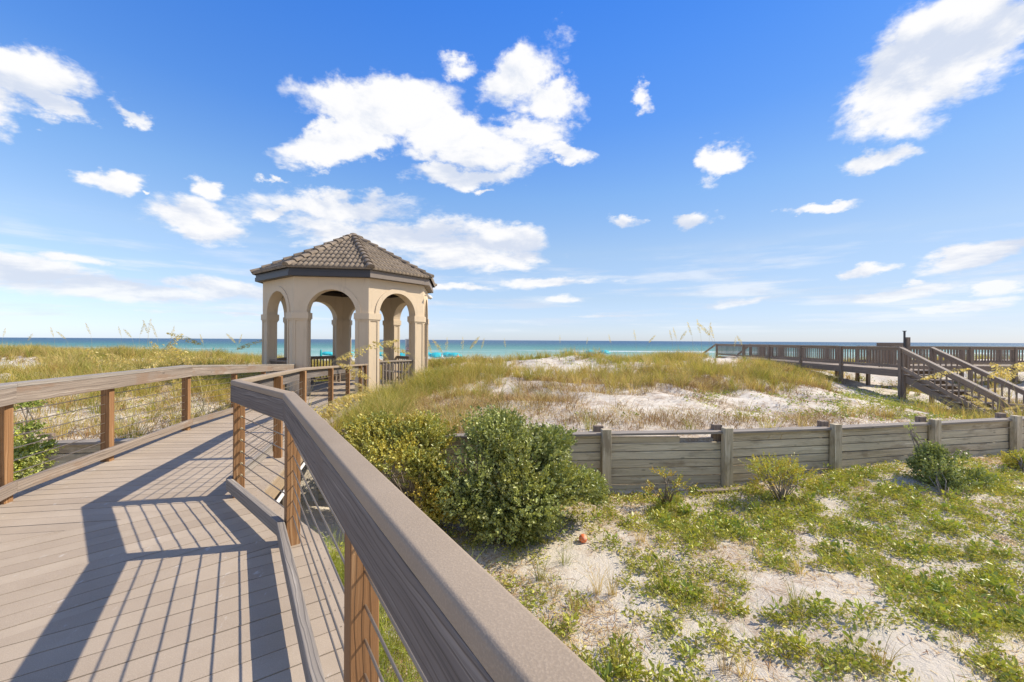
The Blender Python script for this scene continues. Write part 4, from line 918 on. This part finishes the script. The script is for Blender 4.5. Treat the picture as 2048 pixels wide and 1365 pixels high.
# individual tufts standing in the yard: (px, py of the foot, height m, straw share)
tufts = [(1195, 1190, .34, .5), (1225, 1195, .42, .5), (1322, 1180, .40, .3), (1150, 1225, .30, .6), (1280, 1085, .30, .4), (1435, 1225, .45, .2), (1410, 1085, .32, .45), (1428, 1100, .28, .6), (1105, 1190, .30, .4), (1130, 1130, .34, .2), (1590, 1215, .34, .3), (1600, 1150, .36, .35), (1760, 1000, .40, .2), (1640, 990, .46, .15), (1680, 975, .42, .15), (1600, 1240, .30, .3), (1520, 1120, .28, .4), (1765, 1330, .30, .3), (1490, 1360, .28, .6), (1450, 1350, .32, .6), (1240, 1360, .40, .4), (1220, 1330, .34, .4), (1080, 1160, .35, .2), (1860, 1170, .26, .3), (1350, 1010, .3, .3), (1940, 990, .26, .2)]
for k, (tx, ty, hh, ss) in enumerate(tufts):
    p = hit(tx, ty); n = 34
    V, F, C_ = clump_field(np.array([p.x]), np.array([p.y]), np.array([p.z]), n, .045, hh*.5, hh*1.15, (.15, .8), .0042, [GRN, OLV, STR, BRN], [.5*(1-ss), .5*(1-ss), ss*.7, ss*.3], 5)
    o = mesh_np('grass_tuft', V, F, M['grass'], C_, origin=tuple(p)); tag(o, 'upright green and straw grass tuft standing alone in the sandy yard', 'grass tuft', 'grass tufts in the yard')
# lush grass below the near railing
x = rng.uniform(-2.4, .8, 1500); y = rng.uniform(.9, 4.9, 1500); r_ = np.array([proj(a, b, r2w(-2.6))[0] for a, b in zip(x, y)]); xe = np.interp(y, [p[1] for p in RE][:3], [p[0] for p in RE][:3]) if False else None
ed = Vector(RE[1])-Vector(RE[0]); nn_ = Vector((-ed.y, ed.x)).normalized(); dd = (x-RE[0][0])*nn_.x+(y-RE[0][1])*nn_.y
if (Vector((3, 3))-Vector(RE[0])).dot(nn_) < 0: dd = -dd
ok = (dd > -.1) & (dd < 1.1+lattice(x, y, .7, 81)) & (rng.uniform(0, 1, 1500) < .65)
V, F, C_ = clump_field(x[ok], y[ok], Hz(x[ok], y[ok]), 26, .12, .18, .50, (.3, 1.3), .0055, [GRN, LG, LY, OLV], [.35, .35, .15, .15], 5)
o = mesh_np('lush_grass', V, F, M['grass'], C_); tag(o, 'long bright green grass growing along the foot of the near boardwalk', 'grass', kind='stuff')

# ------------------------------------------------------------------ shrubs
def shrub(label, base, blobs, nspr, ll, cols, wts, nleaf=9, cat='shrub', twigs=10, shell=(.55, 1.0), sub=9, group=None, twr=.006):
    global rng
    rng_keep, rng = rng, np.random.default_rng(sum(map(ord, label))); random.seed(len(label))
    rt = empty('shrub', base, label, cat, group); B = Vector(base)
    subs = []
    for (cx_, cy_, cz_, rx, ry, rz) in blobs:
        for k in range(sub):
            v = rng.normal(size=3); v /= np.linalg.norm(v); v[2] = abs(v[2])*1.0-.25 if rng.random() < .75 else v[2]
            f = rng.uniform(.42, .80); subs.append((cx_+v[0]*rx*f, cy_+v[1]*ry*f, cz_+v[2]*rz*f, rx*rng.uniform(.30, .48), ry*rng.uniform(.30, .48), rz*rng.uniform(.30, .48)))
    subs = np.array(subs); k = rng.integers(0, len(subs), nspr); S = subs[k]
    v = rng.normal(size=(nspr, 3)); v /= np.linalg.norm(v, axis=1, keepdims=True); r = rng.uniform(*shell, (nspr, 1))
    spur = (rng.uniform(0, 1, (nspr, 1)) < .10)*rng.uniform(.1, .45, (nspr, 1))
    p0 = S[:, :3]+v*S[:, 3:]*(r+spur); cen = np.array([[B.x, B.y, B.z+.2]])
    out = p0-cen; out /= np.linalg.norm(out, axis=1, keepdims=True); d = v*.6+out*.8+np.array([[0, 0, .25]]); d /= np.linalg.norm(d, axis=1, keepdims=True)
    gz_ = Hz(p0[:, 0], p0[:, 1]); okk = p0[:, 2] > gz_+.03; p0, d, k = p0[okk], d[okk], k[okk]; m = len(p0)
    kk = np.repeat(np.arange(m), nleaf); t_ = np.tile(np.linspace(0, 1, nleaf), m)[:, None]*rng.uniform(.7, 1.3, (m*nleaf, 1)); ls = ll*3.2
    lp = p0[kk]+d[kk]*t_*ls; rd = rng.normal(size=(m*nleaf, 3)); ld_ = d[kk]*.7+rd*.55
    L = ll*rng.uniform(.65, 1.2, m*nleaf)
    tb = pal(len(subs), cols, wts, .12)[k]; tb = tb*.6+pal(m, cols, wts, .15)*.4
    tone = tb[kk]*.75+pal(m*nleaf, cols, wts, .25)*.25
    V, F, C_ = leaves(lp, ld_, L, L*rng.uniform(.55, .75, len(L)), tone)
    fo = mesh_np('foliage', V-np.array(base), F, M['leaf'], C_, parent=rt)
    mb = MB()
    for s in subs[rng.permutation(len(subs))[:twigs]]:
        e = Vector(s[:3]); mdp = B.lerp(e, .5)+Vector((random.uniform(-.08, .08), random.uniform(-.08, .08), .06)); mb.tube([B+Vector((random.uniform(-.05, .05), random.uniform(-.05, .05), -.03)), mdp, e], [twr*2.2, twr*1.5, twr*.7], 6)
        for q_ in range(3):
            e2 = e+Vector(rng.normal(size=3))*float(min(s[3:]))*.8; mb.tube([mdp.lerp(e, random.uniform(.3, .9)), e2], [twr*.8, twr*.3], 4)
    mb.build('branches', M['twig'], rt, smooth=True); rng = rng_keep; return rt
def at(px, py, Y): v = W(px, py, Y); return v
def blob(px, py, Y, rpx, rpy, depth): c = W(px, py, Y); return (c.x, c.y, c.z, rpx*Y/FPX, depth, rpy*Y/FPX)
BG, BL, BD, BP = (.24, .28, .085), (.44, .48, .15), (.12, .15, .04), (.54, .56, .30)
YG, YO, YD = (.64, .53, .09), (.58, .38, .07), (.42, .39, .09)
b1 = hit(1010, 1085)
shrub('large dark green shrub with glossy leaves between the railing and the wall', tuple(hit(1010, 1060)), [blob(1000, 950, 5.75, 122, 118, .75), blob(985, 890, 6.0, 84, 62, .55), blob(1055, 985, 5.6, 100, 74, .6), blob(1115, 975, 5.8, 74, 46, .42), blob(1165, 978, 6.0, 40, 22, .25), blob(1085, 905, 6.1, 56, 44, .4), blob(940, 1020, 5.6, 66, 62, .5), blob(1030, 1040, 5.45, 80, 46, .4)], 5600, .046, [BG, BL, BD, BP, YD], [.36, .32, .10, .12, .10], 9, twigs=22, twr=.007, sub=13)
shrub('yellow-leaved shrub leaning on the left flank of the large dark green one', tuple(hit(820, 1010)), [blob(800, 920, 6.0, 85, 75, .6), blob(740, 880, 6.3, 60, 48, .5), blob(860, 975, 5.7, 60, 75, .45), blob(850, 870, 6.3, 60, 34, .45), blob(880, 1010, 5.6, 40, 50, .35)], 3300, .040, [YG, YO, YD, BL, BG], [.32, .10, .24, .22, .12], 9, twigs=20, sub=11)
shrub('sparse yellow and orange shrub with bare grey twigs in front of the wall', tuple(hit(1565, 1008)), [blob(1522, 948, 6.55, 38, 30, .28), blob(1590, 952, 6.6, 38, 30, .28), blob(1555, 938, 6.7, 50, 24, .28)], 420, .030, [YG, YO, LY, LG, BL], [.25, .15, .2, .2, .2], 8, twigs=26, shell=(.7, 1.05), twr=.0035)
shrub('dense dark green shrub by the right end of the wall', tuple(hit(1890, 1000)), [blob(1880, 945, 6.9, 55, 45, .42), blob(1925, 965, 6.8, 45, 34, .36), blob(1855, 915, 7.1, 30, 25, .25), blob(1900, 978, 6.7, 50, 26, .35), blob(1870, 975, 6.8, 40, 30, .3)], 1700, .036, [BG, BD, BL], [.45, .2, .35], 9, twigs=8, twr=.004)
shrub('small yellow shrub cut by the right picture edge at the wall foot', tuple(hit(2045, 945)), [blob(2045, 925, 7.6, 26, 18, .25)], 240, .032, [YG, LY, LG], [.4, .3, .3], 8, twigs=8)
shrub('thin weedy plant with orange-yellow leaf tips near the wall, left of its second post', tuple(hit(1332, 1010)), [blob(1325, 955, 6.5, 20, 12, .16), blob(1310, 980, 6.4, 22, 12, .16), blob(1362, 975, 6.4, 22, 20, .18)], 90, .028, [YO, YG, LG], [.35, .25, .4], 7, twigs=14, shell=(.6, 1.1))
shrub('tall wispy sprig growing up in front of the wall above the dense shrub', tuple(hit(1860, 960)), [blob(1832, 880, 7.2, 9, 14, .08), blob(1850, 905, 7.2, 8, 10, .08), blob(1822, 862, 7.2, 6, 8, .06)], 46, .026, [BL, BP, LG], [.4, .3, .3], 7, twigs=8, sub=5)
shrub('bright green leafy shrub pushing through the left railing', tuple(hit(45, 985, 3.8)), [blob(60, 920, 4.6, 40, 36, .30), blob(20, 960, 4.4, 50, 40, .30), blob(0, 905, 4.7, 36, 30, .25)], 620, .034, [LG, LY, BL, BP], [.35, .3, .2, .15], 9, twigs=12)
shrub('small leafy sapling top beyond the left railing near the picture edge', tuple(hit(55, 885, 5.5)), [blob(62, 812, 6.3, 24, 9, .15), blob(48, 862, 6.2, 24, 12, .15)], 90, .036, [LG, BG, LD], [.5, .3, .2], 8, twigs=10)

# ------------------------------------------------------------------ sea oats: single stalks with a drooping seed head
def make_oat(h, bend, plume, seed):
    rs = random.Random(seed); rt = empty('sea_oat', (0, 0, 0)); mb = MB(); pts = []
    for k in range(9): t_ = k/8; pts.append(Vector((bend*h*t_**3, 0, h*(t_-.22*bend*t_**4))))
    mb.tube(pts, [.0045*(1-.75*k/8) for k in range(9)], 5); mb.build('stem', M['stemm'], rt, smooth=True)
    n = 150; tt = np.array([rs.uniform(.70, 1.03) for _ in range(n)]); P0 = np.stack([bend*h*tt**3, np.zeros(n), h*(tt-.22*bend*tt**4)], 1)
    rr = plume*np.sin(np.clip((tt-.66)/.40, 0, 1)*PI)[:, None]; off_ = rng.normal(size=(n, 3))*np.array([[.5, .5, .3]])*rr; off_[:, 0] += rr[:, 0]*.5; off_[:, 2] -= rr[:, 0]*.45
    d = off_+np.array([[.5*bend, 0, .2-.9*bend]])*.05; L = rng.uniform(.018, .032, n)*(1.4 if plume > .07 else 1.0)
    V, F, C_ = leaves(P0+off_, d, L, L*.5, pal(n, [(.72, .60, .25), (.62, .50, .26), (.78, .68, .36)], [.5, .3, .2], .15), .1)
    # fine branches of the plume
    V2, F2, C2 = straws_between(P0, P0+off_, .0010); V, F, C_ = merge([(V, F, C_), (V2, F2, C2)])
    mesh_np('seed_head', V, F, M['oat'], C_, parent=rt)
    nb = 14; V, F, C_ = blades(rng.normal(0, .03, (nb, 3))*[1, 1, 0], rng.uniform(.3, .65, nb)*h**.5, rng.uniform(0, 2*PI, nb), rng.uniform(.3, 1, nb), np.full(nb, .006), pal(nb, [GRN, OLV, STR], [.4, .4, .2]), 4)
    mesh_np('leaf_blades', V, F, M['grass'], C_, parent=rt); return rt
def straws_between(a, b, w_):
    n = len(a); s = np.tile(np.array([[w_, 0, 0]]), (n, 1)); V = np.stack([a-s, a+s, b+s, b-s], 1).reshape(-1, 3); bb = (np.arange(n)*4)[:, None]
    return V, bb+np.array([[0, 1, 2, 3]]), np.tile(np.array([[.6, .52, .25]]), (n*4, 1))
M['stemm'] = plain('oat_stem', (.45, .38, .16), .7)
protos = [make_oat(1.35, .30, .060, 1), make_oat(1.15, .55, .075, 2), make_oat(1.6, .12, .045, 3), make_oat(1.45, .75, .085, 4)]
used = [False]*4
# (head px, head py, distance, prototype, mirror) ; the foot goes where the head says
oats = [('near', a) for a in [(187, 706, 9.5, 1), (255, 728, 7.5, 3), (300, 726, 7.6, 3), (322, 700, 9, 0), (339, 684, 9.5, 0), (368, 706, 9, 1), (360, 768, 8, 1), (290, 790, 8, 1), (200, 795, 7.8, 3), (325, 858, 7.0, 1), (448, 815, 8.5, 1), (240, 712, 11, 1)]]
oats += [('ramp', a) for a in [(650, 772, 6.4, 1), (668, 796, 6.6, 1), (729, 690, 9.2, 3), (712, 735, 8.6, 1), (730, 770, 9.0, 1)]]
oats += [('gaz', a) for a in [(770, 706, 12.3, 0), (788, 690, 12.4, 3), (860, 690, 17, 2), (876, 688, 17, 0), (893, 686, 18, 2), (925, 684, 18, 2), (948, 682, 18, 0), (812, 735, 12.6, 0), (965, 685, 19, 2), (1010, 684, 20, 2), (842, 760, 13, 0)]]
oats += [('crestL', a) for a in [(8, 663, 22, 2), (105, 662, 21, 2), (123, 668, 21, 0), (177, 655, 21, 2), (240, 660, 20, 2), (256, 664, 20, 0), (284, 655, 19, 2), (292, 651, 19, 2), (299, 648, 19, 2), (310, 660, 19, 2), (345, 662, 18, 2), (372, 672, 14, 3), (404, 676, 20, 2), (463, 674, 20, 0), (480, 676, 20, 2), (60, 672, 21, 0), (500, 684, 15, 3)]]
oats += [('crestR', a) for a in [(1380, 655, 22, 2), (1398, 650, 22, 2), (1410, 647, 22, 0), (1420, 655, 22, 2), (1342, 668, 22, 2), (1350, 664, 22, 2), (1366, 668, 22, 0), (1425, 662, 22, 2), (1270, 668, 23, 2), (1303, 676, 23, 0), (1120, 676, 21, 2), (1174, 680, 21, 2), (1470, 682, 22, 2), (1480, 678, 22, 0), (1220, 676, 22, 2)]]
oats += [('stair', a) for a in [(1884, 742, 11.5, 3), (2005, 692, 11, 1), (2013, 732, 11, 1), (2036, 735, 11.5, 0), (1950, 795, 10.5, 1), (2030, 815, 10, 3), (1965, 808, 10.4, 1)]]
LBL = {'near': ('yellow-plumed sea oat arching over the grass beyond the left railing', 'yellow-plumed sea oats beyond the left railing'), 'ramp': ('pale sea oat plume beside the ramp railing near the gazebo', 'pale sea oats by the ramp railing'), 'gaz': ('straw-coloured sea oat standing right of the gazebo entrance', 'straw-coloured sea oats beside the gazebo'),
       'crestL': ('tall thin sea oat on the left dune crest against the sky', 'tall thin sea oats on the left crest'), 'crestR': ('tall thin sea oat on the crest left of the far walkway', 'tall thin sea oats on the right crest'), 'stair': ('yellow sea oat plume in front of the far staircase', 'yellow sea oats in front of the staircase')}
PH = [(1.35, .30), (1.15, .55), (1.6, .12), (1.45, .75)]
for z_, (hx, hy, Y, pk) in oats:
    o = protos[pk] if not used[pk] else copy_tree(protos[pk]); used[pk] = True
    hd = W(hx, hy, Y); h0, bd = PH[pk]; rz = random.choice([0, PI])+random.uniform(-.6, .6) if pk != 2 else random.uniform(0, 6.3)
    t9 = .88; ox = bd*h0*t9**3; oz = h0*(t9-.22*bd*t9**4)
    gx_, gy_ = hd.x, hd.y
    for _ in range(4):
        gzz = G(gx_, gy_); s = (hd.z-gzz)/oz; s = max(.55, min(1.7, s)); gx_, gy_ = hd.x-ox*s*math.cos(rz), hd.y-ox*s*math.sin(rz)
    o.location = (gx_, gy_, gzz-.02); o.rotation_euler = (0, 0, rz); o.scale = (s, s, s); tag(o, LBL[z_][0], 'sea oat', LBL[z_][1])

# ------------------------------------------------------------------ small things: ball, board, umbrellas, chairs, people, sign
p = hit(1166, 1088); m, t, b, o_ = mat('faded_orange_ball'); tcx = t.new('TexCoord').outputs['Object']
c = t.mix(t.step(t.noise(tcx, 26, 3, .6), .5, .62), (.80, .20, .07), (.80, .45, .30)); t.put(b.inputs['Base Color'], c); b.inputs['Roughness'].default_value = .45; M['ball'] = m
bm = bmesh.new(); bmesh.ops.create_icosphere(bm, subdivisions=4, radius=.054)
me = bpy.data.meshes.new('ball'); bm.to_mesh(me); bm.free(); me.polygons.foreach_set('use_smooth', [True]*len(me.polygons)); me.materials.append(M['ball']); o = bpy.data.objects.new('ball', me); COL.objects.link(o); o.location = (p.x, p.y, p.z+.050); tag(o, 'faded orange plastic ball lying on the sand in front of the dark shrub', 'ball')
p = hit(1440, 988); mb = MB(); mb.beam((p.x-.38, p.y+.02, p.z+.035), (p.x+.42, p.y+.10, p.z+.045), .10, .035); tag(mb.build('loose_board', M['rail'], None, bevel=.004, origin=tuple(p)), 'short brown board lying on the ground by the second wall post', 'board')
M['teal'] = plain('turquoise_canvas', (.02, .40, .46), .7, 0, .2, 2); M['tealp'] = plain('teal_flag_canvas', (.005, .27, .27), .7); M['white'] = plain('white_plastic', (.75, .75, .74), .5)
M['skin'] = plain('skin', (.55, .33, .22), .6); M['red'] = plain('red_cloth', (.60, .03, .03), .8); M['navy'] = plain('navy_cloth', (.02, .03, .10), .8); M['hair'] = plain('dark_hair', (.05, .03, .02), .7); M['coral'] = plain('coral_cloth', (.70, .22, .14), .8); M['lime'] = plain('yellow_cloth', (.55, .50, .12), .8)
def umbrella(label, x, y, z, rad=1.05, h=2.0, tilt=.25, rz=0):
    rt = empty('beach_umbrella', (x, y, z), label, 'umbrella', 'turquoise umbrellas along the beach'); ax = Vector((math.cos(rz)*tilt, math.sin(rz)*tilt, 1)).normalized()
    mb = MB(); q0 = Vector((x, y, z)); mb.tube([q0, q0+ax*(h-.05)], .02, 6); mb.build('pole', M['white'], rt)
    sd = ax.orthogonal().normalized(); up = ax.cross(sd); mb = MB(); rs = [(0, 0), (.45, .07), (.8, .22), (1, .40), (1.0, .52)]
    for k in range(8):
        for a, b_ in zip(rs[:-1], rs[1:]):
            P = []
            for (r, d), ks in ((a, (k, k+1)), (b_, (k+1, k))):
                for kk in ks: th = 2*PI*kk/8; P.append(q0+ax*(h-d)+(sd*math.cos(th)+up*math.sin(th))*r*rad)
            mb.face(P)
    mb.build('canopy', M['teal'], rt); return rt
def beach_z(px, Y): v = W(px, 700, Y); return v.x, G(v.x, Y)
for k, (ux, Y) in enumerate([(655, 64), (700, 66), (762, 60), (806, 62), (822, 66), (857, 64), (873, 63), (895, 65), (909, 62), (1137, 66), (1207, 68), (1180, 69)]):
    x, z = beach_z(ux, Y); umbrella('open turquoise beach umbrella in the row down by the water', x, Y, z, random.uniform(.95, 1.15), 1.85 if ux < 1000 else 2.35, random.uniform(.1, .3), random.uniform(0, 6))
for lb, ux, Y, hh in (('tall furled teal umbrella seen through the gazebo entry arch', 642, 56, 2.2), ('furled teal umbrella on the beach left of the gazebo', 427, 62, 2.3)):
    x, z = beach_z(ux, Y); rt = empty('furled_umbrella', (x, Y, z), lb, 'umbrella'); mb = MB(); q0 = Vector((x, Y, z)); mb.tube([q0, q0+Vector((0, 0, hh*.5))], .025, 6); mb.build('pole', M['white'], rt)
    mb = MB(); mb.tube([q0+Vector((0, 0, hh*.32)), q0+Vector((0, 0, hh*.5)), q0+Vector((0, 0, hh*.8)), q0+Vector((0, 0, hh*.98)), q0+Vector((0, 0, hh))], [.16, .19, .14, .09, .03], 8); mb.build('canopy', M['tealp'], rt, smooth=True)
def make_chair(fab):
    rt = empty('lounge_chair', (0, 0, 0)); mb = MB()
    for sx_ in (-.3, .3):
        mb.tube([(sx_, -.75, .02), (sx_, -.75, .33), (sx_, .35, .33), (sx_, .9, .85)], .022, 6); mb.tube([(sx_, .35, .33), (sx_, .5, .02)], .022, 6)
    mb.tube([(-.3, .9, .85), (.3, .9, .85)], .022, 6); mb.build('frame', M['white'], rt)
    mb = MB(); mb.beam((0, -.75, .35), (0, .35, .35), .56, .03); mb.build('seat', fab, rt); mb = MB(); mb.beam((0, .36, .36), (0, .9, .87), .56, .03); mb.build('backrest', fab, rt); return rt
fabs = [M['teal'], M['navy'], M['white'], M['coral'], M['lime']]; cps = [make_chair(f) for f in fabs]; first = [True]*5
for k, (ux, Y) in enumerate([(652, 62.5), (663, 62.5), (760, 58.5), (768, 59), (800, 60.5), (810, 60.5), (820, 62), (856, 62), (864, 62), (870, 61.5), (878, 61.5), (886, 62.5), (893, 63), (900, 60.5), (907, 60.5), (914, 61), (704, 64)]):
    j = k % 5; o = cps[j] if first[j] else copy_tree(cps[j]); first[j] = False; x, z = beach_z(ux, Y); o.location = (x, Y, z); o.rotation_euler = (0, 0, PI+random.uniform(-.5, .5)); cn = ['turquoise', 'navy', 'white', 'coral', 'yellow'][j]
    tag(o, cn+' cloth lounge chair standing under the row of beach umbrellas', 'beach chair', 'beach chairs under the umbrellas')
def person(label, x, y, z, top, bottom, h=1.7, rz=0, lift=.3):
    rt = empty('person', (x, y, z), label, 'person'); rt.rotation_euler = (0, 0, rz)
    def sk(name, vs, es, rad, m_):
        me = bpy.data.meshes.new(name); me.from_pydata([Vector(v)*h for v in vs], es, []); o = bpy.data.objects.new(name, me); COL.objects.link(o); o.parent = rt; me.materials.append(m_)
        o.modifiers.new('skin', 'SKIN'); sub_ = o.modifiers.new('sub', 'SUBSURF'); sub_.levels = 2; sub_.render_levels = 2
        for v, r in zip(me.skin_vertices[0].data, rad): v.radius = (r[0]*h, r[1]*h)
        me.skin_vertices[0].data[0].use_root = True; me.polygons.foreach_set('use_smooth', [True]*len(me.polygons)); return o
    vs = [(0, 0, .53), (0, 0, .66), (0, 0, .80), (0, 0, .86), (0, .01, .93), (0, .015, .985),
          (-.06, 0, .50), (-.065, -.01, .28), (-.07, .01, .04), (-.07, -.07, .015), (.06, 0, .50), (.075, .03, .28), (.08, .05, .04), (.08, -.03, .015),
          (-.12, 0, .80), (-.15, 0, .63), (-.14, -.05, .48), (-.14, -.06, .43), (.12, 0, .80), (.16, 0, .64), (.13, -lift*.3, .52), (.12, -lift*.4, .48)]
    es = [(0, 1), (1, 2), (2, 3), (3, 4), (4, 5), (0, 6), (6, 7), (7, 8), (8, 9), (0, 10), (10, 11), (11, 12), (12, 13), (2, 14), (14, 15), (15, 16), (16, 17), (2, 18), (18, 19), (19, 20), (20, 21)]
    rad = [(.075, .055), (.07, .05), (.085, .05), (.03, .03), (.045, .055), (.03, .035), (.05, .05), (.035, .035), (.022, .022), (.02, .015), (.05, .05), (.035, .035), (.022, .022), (.02, .015), (.03, .03), (.022, .022), (.017, .017), (.016, .012), (.03, .03), (.022, .022), (.017, .017), (.016, .012)]
    sk('body', vs, es, rad, M['skin'])
    sk('shirt', [(0, 0, .56), (0, 0, .68), (0, 0, .81), (-.115, 0, .805), (-.145, 0, .70), (.115, 0, .805), (.15, 0, .70)], [(0, 1), (1, 2), (2, 3), (3, 4), (2, 5), (5, 6)], [(.085, .065), (.08, .06), (.088, .058), (.04, .04), (.034, .034), (.04, .04), (.034, .034)], top)
    sk('shorts', [(0, 0, .545), (-.062, 0, .49), (-.066, -.005, .36), (.062, 0, .49), (.07, .015, .36)], [(0, 1), (1, 2), (0, 3), (3, 4)], [(.09, .068), (.062, .062), (.055, .055), (.062, .062), (.055, .055)], bottom)
    sk('hair', [(0, .03, .93), (0, .025, .985)], [(0, 1)], [(.045, .045), (.042, .048)], M['hair']); return rt
for lb, ux, Y, tp, bt, hh, rz in (('standing person in coral top on the sand seen through the gazebo arch', 699, 56, M['coral'], M['white'], 1.75, .4), ('child in red top and navy shorts standing beyond the sunlit balustrade', 757, 47, M['red'], M['navy'], 1.3, 0), ('person in white shirt standing by the umbrellas right of the gazebo', 884, 58, M['white'], M['coral'], 1.7, 2), ('person in yellow top walking beside the last umbrella', 916, 57, M['coral'], M['navy'], 1.7, 1)):
    x, z = beach_z(ux, Y); person(lb.replace('yellow', 'coral') if 'last' in lb else lb, x, Y, z, tp, bt, hh, rz)
ORD = ['leftmost', 'second from the left', 'third from the left', 'fourth from the left', 'fifth from the left', 'sixth from the left', 'seventh from the left', 'eighth from the left', 'ninth from the left', 'tenth from the left', 'eleventh from the left', 'twelfth from the left', 'thirteenth from the left', 'fourteenth from the left', 'fifteenth from the left', 'sixteenth from the left', 'seventeenth from the left'] + ['%s from the left' % q for q in ('eighteenth', 'nineteenth', 'twentieth', 'twenty-first', 'twenty-second', 'twenty-third', 'twenty-fourth', 'twenty-fifth', 'twenty-sixth')]
grp = {}
for o in list(COL.objects):
    if o.parent is None and o.get('group') and o.get('kind') is None and (o['category'] in ('sea oat', 'umbrella', 'grass tuft', 'beach chair')): grp.setdefault(o['group'], []).append(o)
for g_, os_ in grp.items():
    os_.sort(key=lambda o: o.location.x/o.location.y); look = os_[0]['label'] if os_[0]['category'] != 'beach chair' else None
    for k, o in enumerate(os_): o['label'] = ' '.join((ORD[k] if k < len(os_)-1 else 'rightmost').replace(' the left', ' left').split()+['of the', g_]+({'sea oat': '', 'umbrella': '', 'grass tuft': ', straw-footed', 'beach chair': ', in '+o['label'].split()[0]+' cloth'}[o['category']]).split()).replace(' ,', ',')
# beach rules sign
q = W(817, 690, 23.5); gzv = G(q.x, 23.5); rt = empty('beach_sign', (q.x, 23.5, gzv), 'tall narrow white sign with small dark lettering and a red ring', 'sign')
mb = MB(); mb.box((q.x, 23.56, gzv), .09, .09, r2w(.0)-gzv); mb.build('post', M['brown'], rt)
mb = MB(); mb.box((q.x, 23.5, r2w(-1.0)), .36, .02, 1.05); mb.build('board', M['white'], rt, bevel=.003)
mb = MB()
for k in range(13):
    if k in (6, 7): continue
    mb.box((q.x+random.uniform(-.01, .01), 23.485, r2w(-.06-k*.072)), random.uniform(.2, .29), .004, .028)
mb.build('lettering', M['navy'], rt); mb = MB()
for k in range(20):
    a0, a1 = 2*PI*k/20, 2*PI*(k+1)/20; c0 = Vector((q.x, 23.483, r2w(-.52))); mb.beam(c0+Vector((math.cos(a0), 0, math.sin(a0)))*.085, c0+Vector((math.cos(a1), 0, math.sin(a1)))*.085, .004, .028, up=(0, 1, 0))
mb.beam(c0+Vector((-.06, 0, .06)), c0+Vector((.06, 0, -.06)), .02, .004, up=(0, 1, 0)); mb.build('red_ring', M['red'], rt)
